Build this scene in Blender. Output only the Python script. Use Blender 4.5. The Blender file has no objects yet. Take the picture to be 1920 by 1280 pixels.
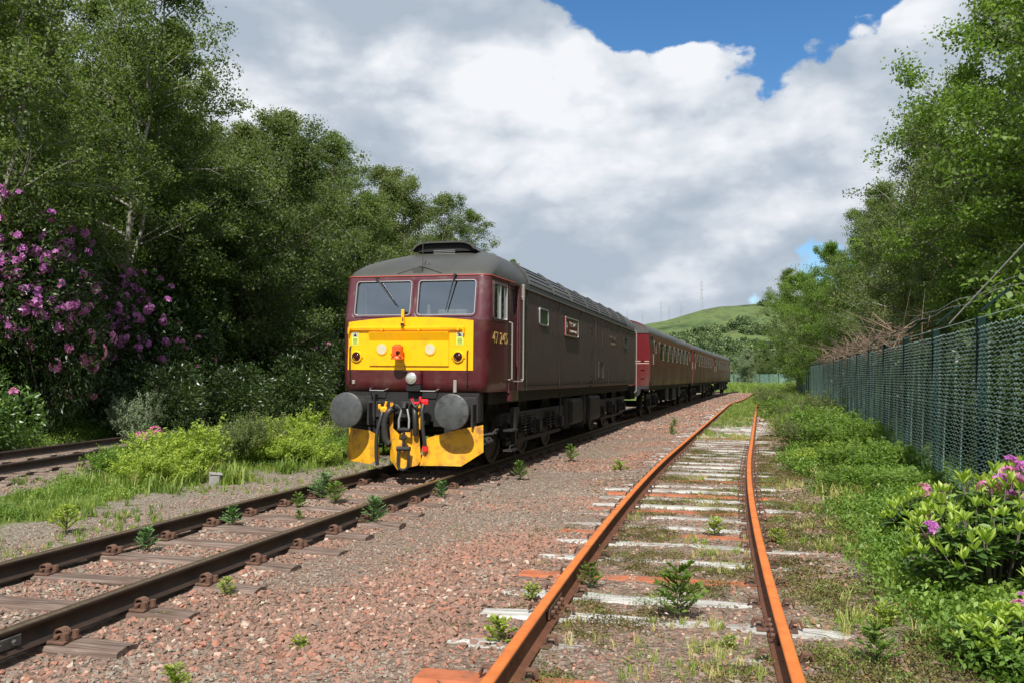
import bpy, bmesh, math, random
import numpy as np
from mathutils import Vector, Matrix, Euler, noise as mnoise

# ------------------------------------------------------------------ camera
SC = bpy.context.scene
COL = SC.collection
CAMZ = 1.557
cam_d = bpy.data.cameras.new('camera'); cam = bpy.data.objects.new('camera', cam_d)
COL.objects.link(cam); SC.camera = cam
cam_d.sensor_width = 36; cam_d.lens = 1695.0/1920*36
cam_d.clip_start = 0.05; cam_d.clip_end = 20000
cam.matrix_world = Matrix.Translation((0, 0, CAMZ)) @ Matrix.Rotation(math.pi/2+0.0374, 4, 'X') @ Matrix.Rotation(0.0081, 4, 'Z')

# ------------------------------------------------------------------ light
SUN_EL = math.radians(49); SUN_TRAVEL = math.radians(7.5)     # light travels towards +Y, a little to +X
SUN_STR = 5.0; SKY_STR = 0.105; EXPOSURE = 0.34; CLOUD_STR = 0.72
SC.view_settings.view_transform = 'Standard'; SC.view_settings.look = 'None'
SC.view_settings.gamma = 1; SC.view_settings.exposure = EXPOSURE; SC.view_settings.use_curve_mapping = False
sd = bpy.data.lights.new('sun', 'SUN'); so = bpy.data.objects.new('sun', sd); COL.objects.link(so)
sd.energy = SUN_STR; sd.angle = math.radians(0.5); sd.color = (1.0, 0.955, 0.89)
sdir = Vector((math.sin(SUN_TRAVEL)*math.cos(SUN_EL), math.cos(SUN_TRAVEL)*math.cos(SUN_EL), -math.sin(SUN_EL)))
so.rotation_euler = sdir.to_track_quat('-Z', 'Y').to_euler()
SC.cycles.max_bounces = 6; SC.cycles.diffuse_bounces = 3; SC.cycles.glossy_bounces = 3
SC.cycles.transmission_bounces = 4; SC.cycles.transparent_max_bounces = 6
SC.cycles.caustics_reflective = False; SC.cycles.caustics_refractive = False

def N(nt, typ, **kw):
    n = nt.nodes.new(typ)
    for k, v in kw.items():
        if k.startswith('i_'):
            n.inputs[k[2:].replace('_', ' ')].default_value = v
        else: setattr(n, k, v)
    return n
def L(nt, a, b): nt.links.new(a, b)
def ramp(nt, fac, stops, interp='LINEAR'):
    r = nt.nodes.new('ShaderNodeValToRGB'); r.color_ramp.interpolation = interp
    e = r.color_ramp.elements
    while len(e) < len(stops): e.new(0.5)
    for i, (p, c) in enumerate(stops):
        e[i].position = p; e[i].color = (c[0], c[1], c[2], 1)
    L(nt, fac, r.inputs[0]); return r.outputs[0]
def mathn(nt, op, a, b=None, c=None, clamp=False):
    n = nt.nodes.new('ShaderNodeMath'); n.operation = op; n.use_clamp = clamp
    for i, v in enumerate((a, b, c)):
        if v is None: continue
        if isinstance(v, (int, float)): n.inputs[i].default_value = v
        else: L(nt, v, n.inputs[i])
    return n.outputs[0]
def mixc(nt, fac, a, b, mode='MIX'):
    n = nt.nodes.new('ShaderNodeMix'); n.data_type = 'RGBA'; n.blend_type = mode
    for idx, v in ((0, fac), (6, a), (7, b)):
        if isinstance(v, (int, float)): n.inputs[idx].default_value = v
        elif isinstance(v, (tuple, list)): n.inputs[idx].default_value = (v[0], v[1], v[2], 1)
        else: L(nt, v, n.inputs[idx])
    return n.outputs[2]

def build_world():
    w = bpy.data.worlds.new('World'); SC.world = w; w.use_nodes = True
    nt = w.node_tree; nt.nodes.clear()
    sky = N(nt, 'ShaderNodeTexSky'); sky.sky_type = 'NISHITA'; sky.sun_disc = False
    sky.sun_elevation = SUN_EL; sky.sun_rotation = math.pi + SUN_TRAVEL
    sky.air_density = 1.0; sky.dust_density = 0.3; sky.ozone_density = 4.0
    skyc = N(nt, 'ShaderNodeVectorMath', operation='SCALE'); L(nt, sky.outputs[0], skyc.inputs[0]); skyc.inputs['Scale'].default_value = SKY_STR
    sat = N(nt, 'ShaderNodeHueSaturation'); sat.inputs['Saturation'].default_value = 1.22; L(nt, skyc.outputs[0], sat.inputs['Color']); skyc = sat
    tc = N(nt, 'ShaderNodeTexCoord'); d = tc.outputs['Generated']
    def noise(vec, scale, detail, rough, dist=0.0, off=(0, 0, 0), sc=(1, 1, 1)):
        m = N(nt, 'ShaderNodeMapping'); m.inputs['Location'].default_value = off; m.inputs['Scale'].default_value = sc
        L(nt, vec, m.inputs[0])
        n = N(nt, 'ShaderNodeTexNoise'); n.inputs['Scale'].default_value = scale; n.inputs['Detail'].default_value = detail
        n.inputs['Roughness'].default_value = rough; n.inputs['Distortion'].default_value = dist
        L(nt, m.outputs[0], n.inputs['Vector']); return n.outputs['Fac']
    # a gap of open blue in the cloud, high ahead, and a small one low on the right
    def blob(v, r0, r1):
        dd = N(nt, 'ShaderNodeVectorMath', operation='DISTANCE'); L(nt, d, dd.inputs[0]); dd.inputs[1].default_value = Vector(v).normalized()
        mr = N(nt, 'ShaderNodeMapRange', interpolation_type='SMOOTHSTEP'); L(nt, dd.outputs['Value'], mr.inputs[0])
        mr.inputs[1].default_value = r0; mr.inputs[2].default_value = r1; mr.inputs[3].default_value = 1; mr.inputs[4].default_value = 0
        return mr.outputs[0]
    big = noise(d, 3.0, 9, 0.58, 0.15, (3.1, 1.7, 0.4), (1, 1, 1.5))
    b1 = blob((0.28, 1, 0.56), 0.08, 0.25)
    b1b = blob((0.10, 1, 0.52), 0.0, 0.15)
    b2 = blob((0.345, 1, 0.135), 0.0, 0.06)
    cov = mathn(nt, 'SUBTRACT', mathn(nt, 'ADD', big, 0.185), mathn(nt, 'MULTIPLY', b1, 0.40))
    cov = mathn(nt, 'SUBTRACT', cov, mathn(nt, 'MULTIPLY', b1b, 0.16))
    cov = mathn(nt, 'SUBTRACT', cov, mathn(nt, 'MULTIPLY', b2, 0.19))
    cov = mathn(nt, 'ADD', cov, mathn(nt, 'MULTIPLY', blob((-0.28, 1, 0.38), 0.05, 0.30), 0.12))
    # billows: warped cells at several sizes give rounded heads
    wn = N(nt, 'ShaderNodeTexNoise', i_Scale=5.0, i_Detail=5.0); L(nt, d, wn.inputs['Vector'])
    wv = N(nt, 'ShaderNodeVectorMath', operation='MULTIPLY_ADD'); L(nt, wn.outputs['Color'], wv.inputs[0]); wv.inputs[1].default_value = (0.16, 0.16, 0.12); L(nt, d, wv.inputs[2])
    wm = N(nt, 'ShaderNodeMapping'); wm.inputs['Scale'].default_value = (1, 1, 1.7); L(nt, wv.outputs[0], wm.inputs[0])
    vo = N(nt, 'ShaderNodeTexVoronoi', feature='F1'); vo.inputs['Scale'].default_value = 9.0; vo.inputs['Detail'].default_value = 2.0; vo.inputs['Roughness'].default_value = 0.55
    L(nt, wm.outputs[0], vo.inputs['Vector']); billow = mathn(nt, 'SUBTRACT', 0.42, vo.outputs['Distance'])
    cov = mathn(nt, 'ADD', cov, mathn(nt, 'MULTIPLY', billow, 0.16))
    al = N(nt, 'ShaderNodeMapRange', interpolation_type='SMOOTHSTEP'); L(nt, cov, al.inputs[0])
    al.inputs[1].default_value = 0.45; al.inputs[2].default_value = 0.49
    # relief: compare the cloud with itself a little higher up, at two sizes
    def relief(scale, det, rough, off, sc, dz):
        a = noise(d, scale, det, rough, 0.1, off, sc); b = noise(d, scale, det, rough, 0.1, (off[0], off[1], off[2]+dz), sc)
        return mathn(nt, 'SUBTRACT', a, b)
    r1 = relief(3.2, 6, 0.52, (7.3, 2.2, 1.1), (1, 1, 2.0), 0.11)
    r2 = relief(8.0, 5, 0.55, (1.3, 8.2, 4.1), (1, 1, 1.8), 0.10)
    soft = noise(d, 2.2, 3, 0.5, 0.0, (0.3, 5.2, 2.0), (1, 1, 2.4))
    v = mathn(nt, 'ADD', mathn(nt, 'MULTIPLY', r1, 2.5), mathn(nt, 'MULTIPLY', r2, 1.1))
    v = mathn(nt, 'ADD', v, mathn(nt, 'MULTIPLY', soft, 1.15))
    v = mathn(nt, 'ADD', v, mathn(nt, 'MULTIPLY', billow, 0.55))
    v = mathn(nt, 'ADD', v, 0.03)
    v = mathn(nt, 'ADD', v, mathn(nt, 'MULTIPLY', mathn(nt, 'SUBTRACT', big, 0.5), -0.5))
    v = mathn(nt, 'ADD', v, mathn(nt, 'MULTIPLY', blob((0.27, 1, 0.47), 0.10, 0.36), 0.20))
    v = mathn(nt, 'ADD', v, mathn(nt, 'MULTIPLY', blob((-0.12, 1, 0.30), 0.02, 0.30), 0.16))
    v = mathn(nt, 'SUBTRACT', v, mathn(nt, 'MULTIPLY', blob((0.10, 1, 0.20), 0.02, 0.20), 0.12), clamp=True)
    cc = ramp(nt, v, [(0.0, (0.48, 0.56, 0.66)), (0.3, (0.60, 0.67, 0.76)), (0.55, (0.80, 0.85, 0.92)), (0.85, (1.0, 1.02, 1.06))])
    cs = N(nt, 'ShaderNodeVectorMath', operation='SCALE'); L(nt, cc, cs.inputs[0]); cs.inputs['Scale'].default_value = CLOUD_STR
    mx = mixc(nt, al.outputs[0], skyc.outputs[0], cs.outputs[0])
    bg = N(nt, 'ShaderNodeBackground'); L(nt, mx, bg.inputs[0]); bg.inputs[1].default_value = 1.0
    out = N(nt, 'ShaderNodeOutputWorld'); L(nt, bg.outputs[0], out.inputs[0])
build_world()

# ------------------------------------------------------------------ materials
def pmat(name, col, rough=0.6, metal=0.0, col2=None, scale=5.0, detail=6.0, bump=0.0, bscale=None, stretch=(1, 1, 1),
         lo=0.35, hi=0.65, spec=0.5, coords='Object', dirt=None, dirt_scale=2.0, dirt_lo=0.5, dirt_hi=0.7, rough2=None):
    m = bpy.data.materials.new(name); m.use_nodes = True; nt = m.node_tree
    p = nt.nodes['Principled BSDF']
    p.inputs['Roughness'].default_value = rough; p.inputs['Metallic'].default_value = metal
    p.inputs['Specular IOR Level'].default_value = spec
    tc = N(nt, 'ShaderNodeTexCoord'); mp = N(nt, 'ShaderNodeMapping'); L(nt, tc.outputs[coords], mp.inputs[0])
    mp.inputs['Scale'].default_value = stretch
    cur = (col[0], col[1], col[2])
    if col2 is not None:
        n = N(nt, 'ShaderNodeTexNoise', i_Scale=scale, i_Detail=detail, i_Roughness=0.6); L(nt, mp.outputs[0], n.inputs['Vector'])
        cur = ramp(nt, n.outputs['Fac'], [(lo, col), (hi, col2)])
    if dirt is not None:
        n2 = N(nt, 'ShaderNodeTexNoise', i_Scale=dirt_scale, i_Detail=8.0, i_Roughness=0.65); L(nt, tc.outputs[coords], n2.inputs['Vector'])
        mr = N(nt, 'ShaderNodeMapRange'); L(nt, n2.outputs['Fac'], mr.inputs[0]); mr.inputs[1].default_value = dirt_lo; mr.inputs[2].default_value = dirt_hi
        cur = mixc(nt, mr.outputs[0], cur, dirt)
        if rough2 is not None:
            r2 = N(nt, 'ShaderNodeMapRange'); L(nt, mr.outputs[0], r2.inputs[0]); r2.inputs[3].default_value = rough; r2.inputs[4].default_value = rough2
            L(nt, r2.outputs[0], p.inputs['Roughness'])
    if isinstance(cur, tuple): p.inputs['Base Color'].default_value = (*cur, 1)
    else: L(nt, cur, p.inputs['Base Color'])
    if bump > 0:
        n = N(nt, 'ShaderNodeTexNoise', i_Scale=bscale or scale*3, i_Detail=6.0, i_Roughness=0.65); L(nt, mp.outputs[0], n.inputs['Vector'])
        b = N(nt, 'ShaderNodeBump', i_Strength=1.0, i_Distance=bump); L(nt, n.outputs['Fac'], b.inputs['Height'])
        L(nt, b.outputs[0], p.inputs['Normal'])
    return m

def leafmat(name, cols, transl=0.35, rough=0.5, inst=False, spec=0.35, tcol=1.5):
    m = bpy.data.materials.new(name); m.use_nodes = True; nt = m.node_tree
    p = nt.nodes['Principled BSDF']; out = nt.nodes['Material Output']
    a = N(nt, 'ShaderNodeAttribute'); a.attribute_name = 'tint'
    if inst: a.attribute_type = 'INSTANCER'
    c = ramp(nt, a.outputs['Fac'], [(i/(len(cols)-1), c) for i, c in enumerate(cols)])
    L(nt, c, p.inputs['Base Color']); p.inputs['Roughness'].default_value = rough; p.inputs['Specular IOR Level'].default_value = spec
    t = N(nt, 'ShaderNodeBsdfTranslucent')
    cm = N(nt, 'ShaderNodeVectorMath', operation='MULTIPLY'); L(nt, c, cm.inputs[0]); cm.inputs[1].default_value = (tcol*1.1, tcol*1.2, tcol*0.5)
    L(nt, cm.outputs[0], t.inputs[0])
    mx = N(nt, 'ShaderNodeMixShader'); mx.inputs[0].default_value = transl
    L(nt, p.outputs[0], mx.inputs[1]); L(nt, t.outputs[0], mx.inputs[2]); L(nt, mx.outputs[0], out.inputs[0])
    return m

def tintmat(name, stops, rough=0.85, inst=True, bump=0.0, bscale=30):
    m = bpy.data.materials.new(name); m.use_nodes = True; nt = m.node_tree
    p = nt.nodes['Principled BSDF']; a = N(nt, 'ShaderNodeAttribute'); a.attribute_name = 'tint'
    if inst: a.attribute_type = 'INSTANCER'
    c = ramp(nt, a.outputs['Fac'], stops, 'LINEAR')
    tc = N(nt, 'ShaderNodeTexCoord'); n = N(nt, 'ShaderNodeTexNoise', i_Scale=bscale, i_Detail=4.0); L(nt, tc.outputs['Object'], n.inputs['Vector'])
    c2 = mixc(nt, 0.5, c, ramp(nt, n.outputs['Fac'], [(0.3, (0.6, 0.6, 0.6)), (0.7, (1.2, 1.15, 1.1))]), 'MULTIPLY')
    L(nt, c2, p.inputs['Base Color']); p.inputs['Roughness'].default_value = rough; p.inputs['Specular IOR Level'].default_value = 0.25
    return m

M = {}
M['maroon'] = pmat('maroon_paint', (0.072, 0.011, 0.015), 0.28, dirt=(0.10, 0.045, 0.035), dirt_scale=3, dirt_lo=0.45, dirt_hi=0.75, rough2=0.55)
M['maroon_win'] = pmat('maroon_window_surround', (0.10, 0.030, 0.040), 0.30, dirt=(0.12, 0.07, 0.065), dirt_scale=5, dirt_lo=0.5, dirt_hi=0.7, rough2=0.5)
M['yellow'] = pmat('warning_yellow', (0.92, 0.47, 0.003), 0.32, dirt=(0.62, 0.30, 0.02), dirt_scale=6, dirt_lo=0.50, dirt_hi=0.85)
M['plough_yellow'] = pmat('plough_yellow', (0.72, 0.36, 0.01), 0.55, dirt=(0.30, 0.13, 0.035), dirt_scale=5, dirt_lo=0.47, dirt_hi=0.68, bump=0.002, bscale=12)
M['roof'] = pmat('roof_grey', (0.042, 0.043, 0.038), 0.5, col2=(0.066, 0.064, 0.054), scale=1.2, stretch=(1, 0.3, 1), bump=0.002, bscale=6)
M['slat'] = pmat('roof_slat', (0.055, 0.056, 0.055), 0.5, col2=(0.080, 0.080, 0.076), scale=3)
M['void'] = pmat('dark_interior', (0.006, 0.006, 0.007), 0.8)
M['under'] = pmat('underframe_black', (0.006, 0.006, 0.007), 0.7, col2=(0.014, 0.013, 0.012), scale=4, bump=0.003, bscale=15)
M['under2'] = pmat('underframe_dusty', (0.026, 0.025, 0.023), 0.7, col2=(0.010, 0.010, 0.010), scale=6)
M['wheel'] = pmat('wheel_steel', (0.012, 0.010, 0.009), 0.6, metal=0.1, col2=(0.028, 0.020, 0.016), scale=6)
M['buffer'] = pmat('buffer_grey', (0.075, 0.082, 0.085), 0.42, metal=0.35, col2=(0.11, 0.115, 0.115), scale=7, bump=0.002, bscale=25, dirt=(0.04, 0.038, 0.035), dirt_scale=6)
M['rubber'] = pmat('black_rubber', (0.018, 0.018, 0.018), 0.5)
M['hose'] = pmat('hose_rubber', (0.03, 0.03, 0.032), 0.45)
M['silver'] = pmat('silver_trim', (0.42, 0.42, 0.42), 0.4, metal=0.6)
M['cream'] = pmat('cream_handrail', (0.27, 0.255, 0.225), 0.5)
M['orange'] = pmat('orange_lamp', (0.85, 0.12, 0.015), 0.4, col2=(0.65, 0.09, 0.012), scale=12)
M['red'] = pmat('red_tap', (0.65, 0.02, 0.03), 0.4)
M['ytap'] = pmat('yellow_tap', (0.85, 0.42, 0.02), 0.4)
M['disc'] = pmat('marker_disc', (0.62, 0.55, 0.36), 0.5, col2=(0.5, 0.46, 0.33), scale=9)
M['redlens'] = pmat('tail_lens', (0.05, 0.004, 0.003), 0.12)
M['lens'] = pmat('headlight_lens', (0.75, 0.75, 0.68), 0.12, metal=0.7)
M['gold'] = pmat('gold_lettering', (0.62, 0.40, 0.13), 0.5)
M['dimgold'] = pmat('faded_gold_lettering', (0.12, 0.092, 0.040), 0.6)
M['plate_red'] = pmat('nameplate_ground', (0.12, 0.006, 0.008), 0.4)
M['plate_rim'] = pmat('nameplate_polish', (0.62, 0.60, 0.55), 0.3, metal=0.7)
M['sticker'] = pmat('sticker_green_yellow', (0.62, 0.75, 0.14), 0.5)
M['sticker_w'] = pmat('sticker_grey', (0.4, 0.42, 0.36), 0.5)
M['ink'] = pmat('black_ink', (0.01, 0.01, 0.01), 0.5)
M['curtain'] = pmat('pale_curtain', (0.50, 0.47, 0.42), 0.8)
M['cabgrey'] = pmat('cab_interior', (0.10, 0.12, 0.13), 0.7, col2=(0.15, 0.16, 0.16), scale=3)
M['desk'] = pmat('cab_desk', (0.45, 0.45, 0.33), 0.6)
M['doorglass'] = pmat('green_door_glass', (0.035, 0.055, 0.045), 0.12)
M['side'] = None

def glass_mat(name, tint, refl=0.30, rough=0.02):
    m = bpy.data.materials.new(name); m.use_nodes = True; nt = m.node_tree
    out = nt.nodes['Material Output']; nt.nodes.remove(nt.nodes['Principled BSDF'])
    g = N(nt, 'ShaderNodeBsdfGlossy', i_Roughness=rough); t = N(nt, 'ShaderNodeBsdfTransparent')
    t.inputs[0].default_value = (*tint, 1); g.inputs[0].default_value = (0.8, 0.85, 0.9, 1)
    lw = N(nt, 'ShaderNodeLayerWeight', i_Blend=0.35)
    f = mathn(nt, 'ADD', mathn(nt, 'MULTIPLY', lw.outputs['Fresnel'], 0.7), refl, clamp=True)
    mx = N(nt, 'ShaderNodeMixShader'); L(nt, f, mx.inputs[0]); L(nt, t.outputs[0], mx.inputs[1]); L(nt, g.outputs[0], mx.inputs[2])
    L(nt, mx.outputs[0], out.inputs[0]); return m
M['glass'] = glass_mat('windscreen_glass', (0.62, 0.68, 0.74), 0.38)
M['coachglass'] = glass_mat('coach_window_glass', (0.12, 0.14, 0.13), 0.12)

def side_mat(name, base, dust, amount_lo, amount_hi, y0=None, y1=None, rough=0.3, streak=True, band=None):
    """bodyside paint under road dirt; dirt in vertical streaks, heavier low down"""
    m = bpy.data.materials.new(name); m.use_nodes = True; nt = m.node_tree; p = nt.nodes['Principled BSDF']
    tc = N(nt, 'ShaderNodeTexCoord'); mp = N(nt, 'ShaderNodeMapping'); L(nt, tc.outputs['Object'], mp.inputs[0])
    mp.inputs['Scale'].default_value = (1, 1.8, 0.22)
    n = N(nt, 'ShaderNodeTexNoise', i_Scale=2.2, i_Detail=8.0, i_Roughness=0.6); L(nt, mp.outputs[0], n.inputs['Vector'])
    n2 = N(nt, 'ShaderNodeTexNoise', i_Scale=1.1, i_Detail=5.0); L(nt, tc.outputs['Object'], n2.inputs['Vector'])
    s = N(nt, 'ShaderNodeSeparateXYZ'); L(nt, tc.outputs['Object'], s.inputs[0])
    f = mathn(nt, 'ADD', mathn(nt, 'MULTIPLY', n.outputs['Fac'], 0.7), mathn(nt, 'MULTIPLY', n2.outputs['Fac'], 0.5))
    low = N(nt, 'ShaderNodeMapRange'); L(nt, s.outputs['Z'], low.inputs[0]); low.inputs[1].default_value = 1.2; low.inputs[2].default_value = 3.1
    low.inputs[3].default_value = 0.16; low.inputs[4].default_value = -0.08
    f = mathn(nt, 'ADD', f, low.outputs[0])
    if y0 is not None:
        yy = N(nt, 'ShaderNodeMapRange'); L(nt, s.outputs['Y'], yy.inputs[0]); yy.inputs[1].default_value = y0; yy.inputs[2].default_value = y1
        yy.inputs[3].default_value = -0.45; yy.inputs[4].default_value = 0.0
        f = mathn(nt, 'ADD', f, yy.outputs[0])
    mr = N(nt, 'ShaderNodeMapRange'); L(nt, f, mr.inputs[0]); mr.inputs[1].default_value = amount_lo; mr.inputs[2].default_value = amount_hi
    c = mixc(nt, mr.outputs[0], base, dust)
    L(nt, c, p.inputs['Base Color'])
    rr = N(nt, 'ShaderNodeMapRange'); L(nt, mr.outputs[0], rr.inputs[0]); rr.inputs[3].default_value = rough; rr.inputs[4].default_value = 0.62
    L(nt, rr.outputs[0], p.inputs['Roughness']); p.inputs['Specular IOR Level'].default_value = 0.4
    n3 = N(nt, 'ShaderNodeTexNoise', i_Scale=1.3, i_Detail=2.0); L(nt, tc.outputs['Object'], n3.inputs['Vector'])
    b = N(nt, 'ShaderNodeBump', i_Strength=0.6, i_Distance=0.01); L(nt, n3.outputs['Fac'], b.inputs['Height']); L(nt, b.outputs[0], p.inputs['Normal'])
    return m
M['side'] = side_mat('loco_bodyside', (0.085, 0.014, 0.020), (0.066, 0.053, 0.042), 0.36, 0.66, 0.6, 2.4)
M['coach'] = side_mat('coach_maroon', (0.125, 0.014, 0.018), (0.085, 0.050, 0.036), 0.56, 0.95, rough=0.28)
M['coach_roof'] = pmat('coach_roof', (0.05, 0.052, 0.052), 0.55, col2=(0.085, 0.085, 0.08), scale=1.5)
M['coach_frame'] = pmat('coach_window_frame', (0.10, 0.085, 0.075), 0.45)
M['lining'] = pmat('cream_lining', (0.62, 0.50, 0.36), 0.5)

# track
M['rail'] = pmat('rail_brown', (0.026, 0.016, 0.011), 0.7, metal=0.0, col2=(0.052, 0.030, 0.018), scale=5, bump=0.001, bscale=60)
M['rail_head'] = pmat('rail_head_worn', (0.20, 0.145, 0.09), 0.38, metal=0.55, col2=(0.12, 0.085, 0.055), scale=3, stretch=(6, 6, 1))
M['rust'] = pmat('rust_orange', (0.52, 0.135, 0.022), 0.8, col2=(0.62, 0.175, 0.032), scale=4, bump=0.0015, bscale=70, dirt=(0.38, 0.10, 0.025), dirt_scale=3.5, dirt_lo=0.50, dirt_hi=0.72)
M['rust_web'] = pmat('rust_dark', (0.12, 0.045, 0.022), 0.85, col2=(0.20, 0.075, 0.035), scale=9, bump=0.0015, bscale=70)
M['steel_sleeper'] = pmat('rusty_steel_sleeper', (0.34, 0.095, 0.035), 0.85, col2=(0.42, 0.13, 0.055), scale=7, bump=0.003, bscale=50, dirt=(0.14, 0.075, 0.05), dirt_scale=5)
def woodmat(name, c1, c2, c3):
    m = bpy.data.materials.new(name); m.use_nodes = True; nt = m.node_tree; p = nt.nodes['Principled BSDF']
    tc = N(nt, 'ShaderNodeTexCoord'); oi = N(nt, 'ShaderNodeObjectInfo')
    ad = N(nt, 'ShaderNodeVectorMath', operation='ADD'); L(nt, tc.outputs['Object'], ad.inputs[0])
    cb = N(nt, 'ShaderNodeCombineXYZ'); L(nt, mathn(nt, 'MULTIPLY', oi.outputs['Random'], 40), cb.inputs[1]); L(nt, cb.outputs[0], ad.inputs[1])
    mp = N(nt, 'ShaderNodeMapping'); L(nt, ad.outputs[0], mp.inputs[0]); mp.inputs['Scale'].default_value = (1.6, 34, 20)
    n = N(nt, 'ShaderNodeTexNoise', i_Scale=1.0, i_Detail=7.0, i_Roughness=0.65, i_Distortion=0.6); L(nt, mp.outputs[0], n.inputs['Vector'])
    n2 = N(nt, 'ShaderNodeTexNoise', i_Scale=3.0, i_Detail=5.0); L(nt, ad.outputs[0], n2.inputs['Vector'])
    c = ramp(nt, n.outputs['Fac'], [(0.30, (c1[0]*0.25, c1[1]*0.25, c1[2]*0.25)), (0.42, c1), (0.58, c2), (0.75, c3)])
    c = mixc(nt, mathn(nt, 'MULTIPLY', ramp(nt, n2.outputs['Fac'], [(0.45, (0, 0, 0)), (0.7, (1, 1, 1))]), 0.6), c, (0.10, 0.065, 0.045))
    L(nt, c, p.inputs['Base Color']); p.inputs['Roughness'].default_value = 0.9; p.inputs['Specular IOR Level'].default_value = 0.2
    b = N(nt, 'ShaderNodeBump', i_Strength=1.0, i_Distance=0.010); L(nt, n.outputs['Fac'], b.inputs['Height']); L(nt, b.outputs[0], p.inputs['Normal'])
    return m
M['timber_brown'] = woodmat('timber_brown', (0.12, 0.085, 0.070), (0.22, 0.165, 0.135), (0.42, 0.36, 0.31))
M['timber_grey'] = woodmat('timber_silver', (0.34, 0.33, 0.30), (0.52, 0.51, 0.48), (0.70, 0.69, 0.66))
M['clip'] = pmat('clip_rust', (0.145, 0.070, 0.042), 0.8, col2=(0.075, 0.040, 0.026), scale=25)
M['plate'] = pmat('baseplate', (0.13, 0.075, 0.052), 0.8, col2=(0.18, 0.115, 0.085), scale=20)
M['fish'] = pmat('fishplate', (0.045, 0.042, 0.04), 0.6, col2=(0.09, 0.085, 0.08), scale=12)
# vegetation
M['bark'] = pmat('bark_pale', (0.16, 0.145, 0.12), 0.9, col2=(0.30, 0.285, 0.25), scale=3, stretch=(3, 3, 1), bump=0.01, bscale=10)
M['bark_dark'] = pmat('bark_dark', (0.060, 0.050, 0.040), 0.9, col2=(0.12, 0.10, 0.08), scale=4, bump=0.01, bscale=10)
M['leaf_a'] = leafmat('leaf_mid_green', [(0.070, 0.105, 0.032), (0.120, 0.170, 0.048), (0.195, 0.250, 0.080)], 0.42)
M['leaf_b'] = leafmat('leaf_olive', [(0.080, 0.110, 0.042), (0.135, 0.170, 0.060), (0.215, 0.250, 0.095)], 0.42)
M['leaf_d'] = leafmat('leaf_deep_green', [(0.050, 0.078, 0.028), (0.090, 0.130, 0.040), (0.150, 0.195, 0.065)], 0.40)
M['leaf_c'] = leafmat('leaf_grey_green', [(0.11, 0.15, 0.08), (0.19, 0.24, 0.14), (0.32, 0.36, 0.25)], 0.25)
M['leaf_bright'] = leafmat('leaf_fresh_green', [(0.070, 0.120, 0.022), (0.135, 0.220, 0.038), (0.23, 0.34, 0.065)], 0.42)
M['leaf_lime'] = leafmat('leaf_lime', [(0.14, 0.20, 0.030), (0.27, 0.36, 0.050), (0.42, 0.48, 0.09)], 0.35)
M['leaf_blue'] = leafmat('needle_blue_green', [(0.065, 0.14, 0.045), (0.115, 0.23, 0.075), (0.20, 0.34, 0.12)], 0.25)
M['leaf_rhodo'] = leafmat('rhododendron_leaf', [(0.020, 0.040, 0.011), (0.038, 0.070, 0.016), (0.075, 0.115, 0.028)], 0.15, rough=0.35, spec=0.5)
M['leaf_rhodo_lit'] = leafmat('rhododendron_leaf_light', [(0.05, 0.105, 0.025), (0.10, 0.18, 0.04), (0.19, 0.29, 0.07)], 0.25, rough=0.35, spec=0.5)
M['leaf_whorl'] = leafmat('new_growth_leaf', [(0.18, 0.27, 0.035), (0.30, 0.41, 0.06), (0.42, 0.52, 0.11)], 0.35, rough=0.4)
M['petal'] = leafmat('petal_magenta', [(0.26, 0.06, 0.28), (0.48, 0.14, 0.46), (0.70, 0.33, 0.62)], 0.3, tcol=1.0)
M['petal_pink'] = leafmat('petal_pink', [(0.50, 0.10, 0.32), (0.66, 0.22, 0.46), (0.80, 0.48, 0.64)], 0.3, tcol=1.0)
M['grass_i'] = leafmat('grass_blade', [(0.09, 0.15, 0.022), (0.17, 0.25, 0.04), (0.27, 0.33, 0.08), (0.50, 0.43, 0.20)], 0.30, inst=True)
M['weed_i'] = leafmat('weed_leaf', [(0.07, 0.14, 0.02), (0.14, 0.24, 0.04), (0.27, 0.37, 0.07)], 0.30, inst=True)
M['moss_i'] = leafmat('moss', [(0.065, 0.060, 0.018), (0.12, 0.105, 0.030), (0.21, 0.17, 0.065)], 0.1, rough=0.9, inst=True)
M['twig'] = pmat('dead_twigs', (0.13, 0.085, 0.055), 0.9, col2=(0.24, 0.17, 0.12), scale=6)
M['mesh'] = pmat('green_coated_wire', (0.34, 0.49, 0.43), 0.30, col2=(0.14, 0.29, 0.24), scale=3, spec=0.7)
M['post'] = pmat('green_post', (0.006, 0.020, 0.017), 0.8, col2=(0.010, 0.028, 0.024), scale=6, spec=0.15)
M['barb'] = pmat('galvanised_wire', (0.50, 0.48, 0.45), 0.5, metal=0.3)
M['stone_i'] = tintmat('ballast_stone', [(0.0, (0.13, 0.11, 0.09)), (0.22, (0.31, 0.27, 0.22)), (0.45, (0.20, 0.14, 0.11)), (0.62, (0.230, 0.142, 0.108)), (0.8, (0.290, 0.182, 0.138)), (0.93, (0.37, 0.170, 0.115)), (1.0, (0.50, 0.43, 0.35))])

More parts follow.
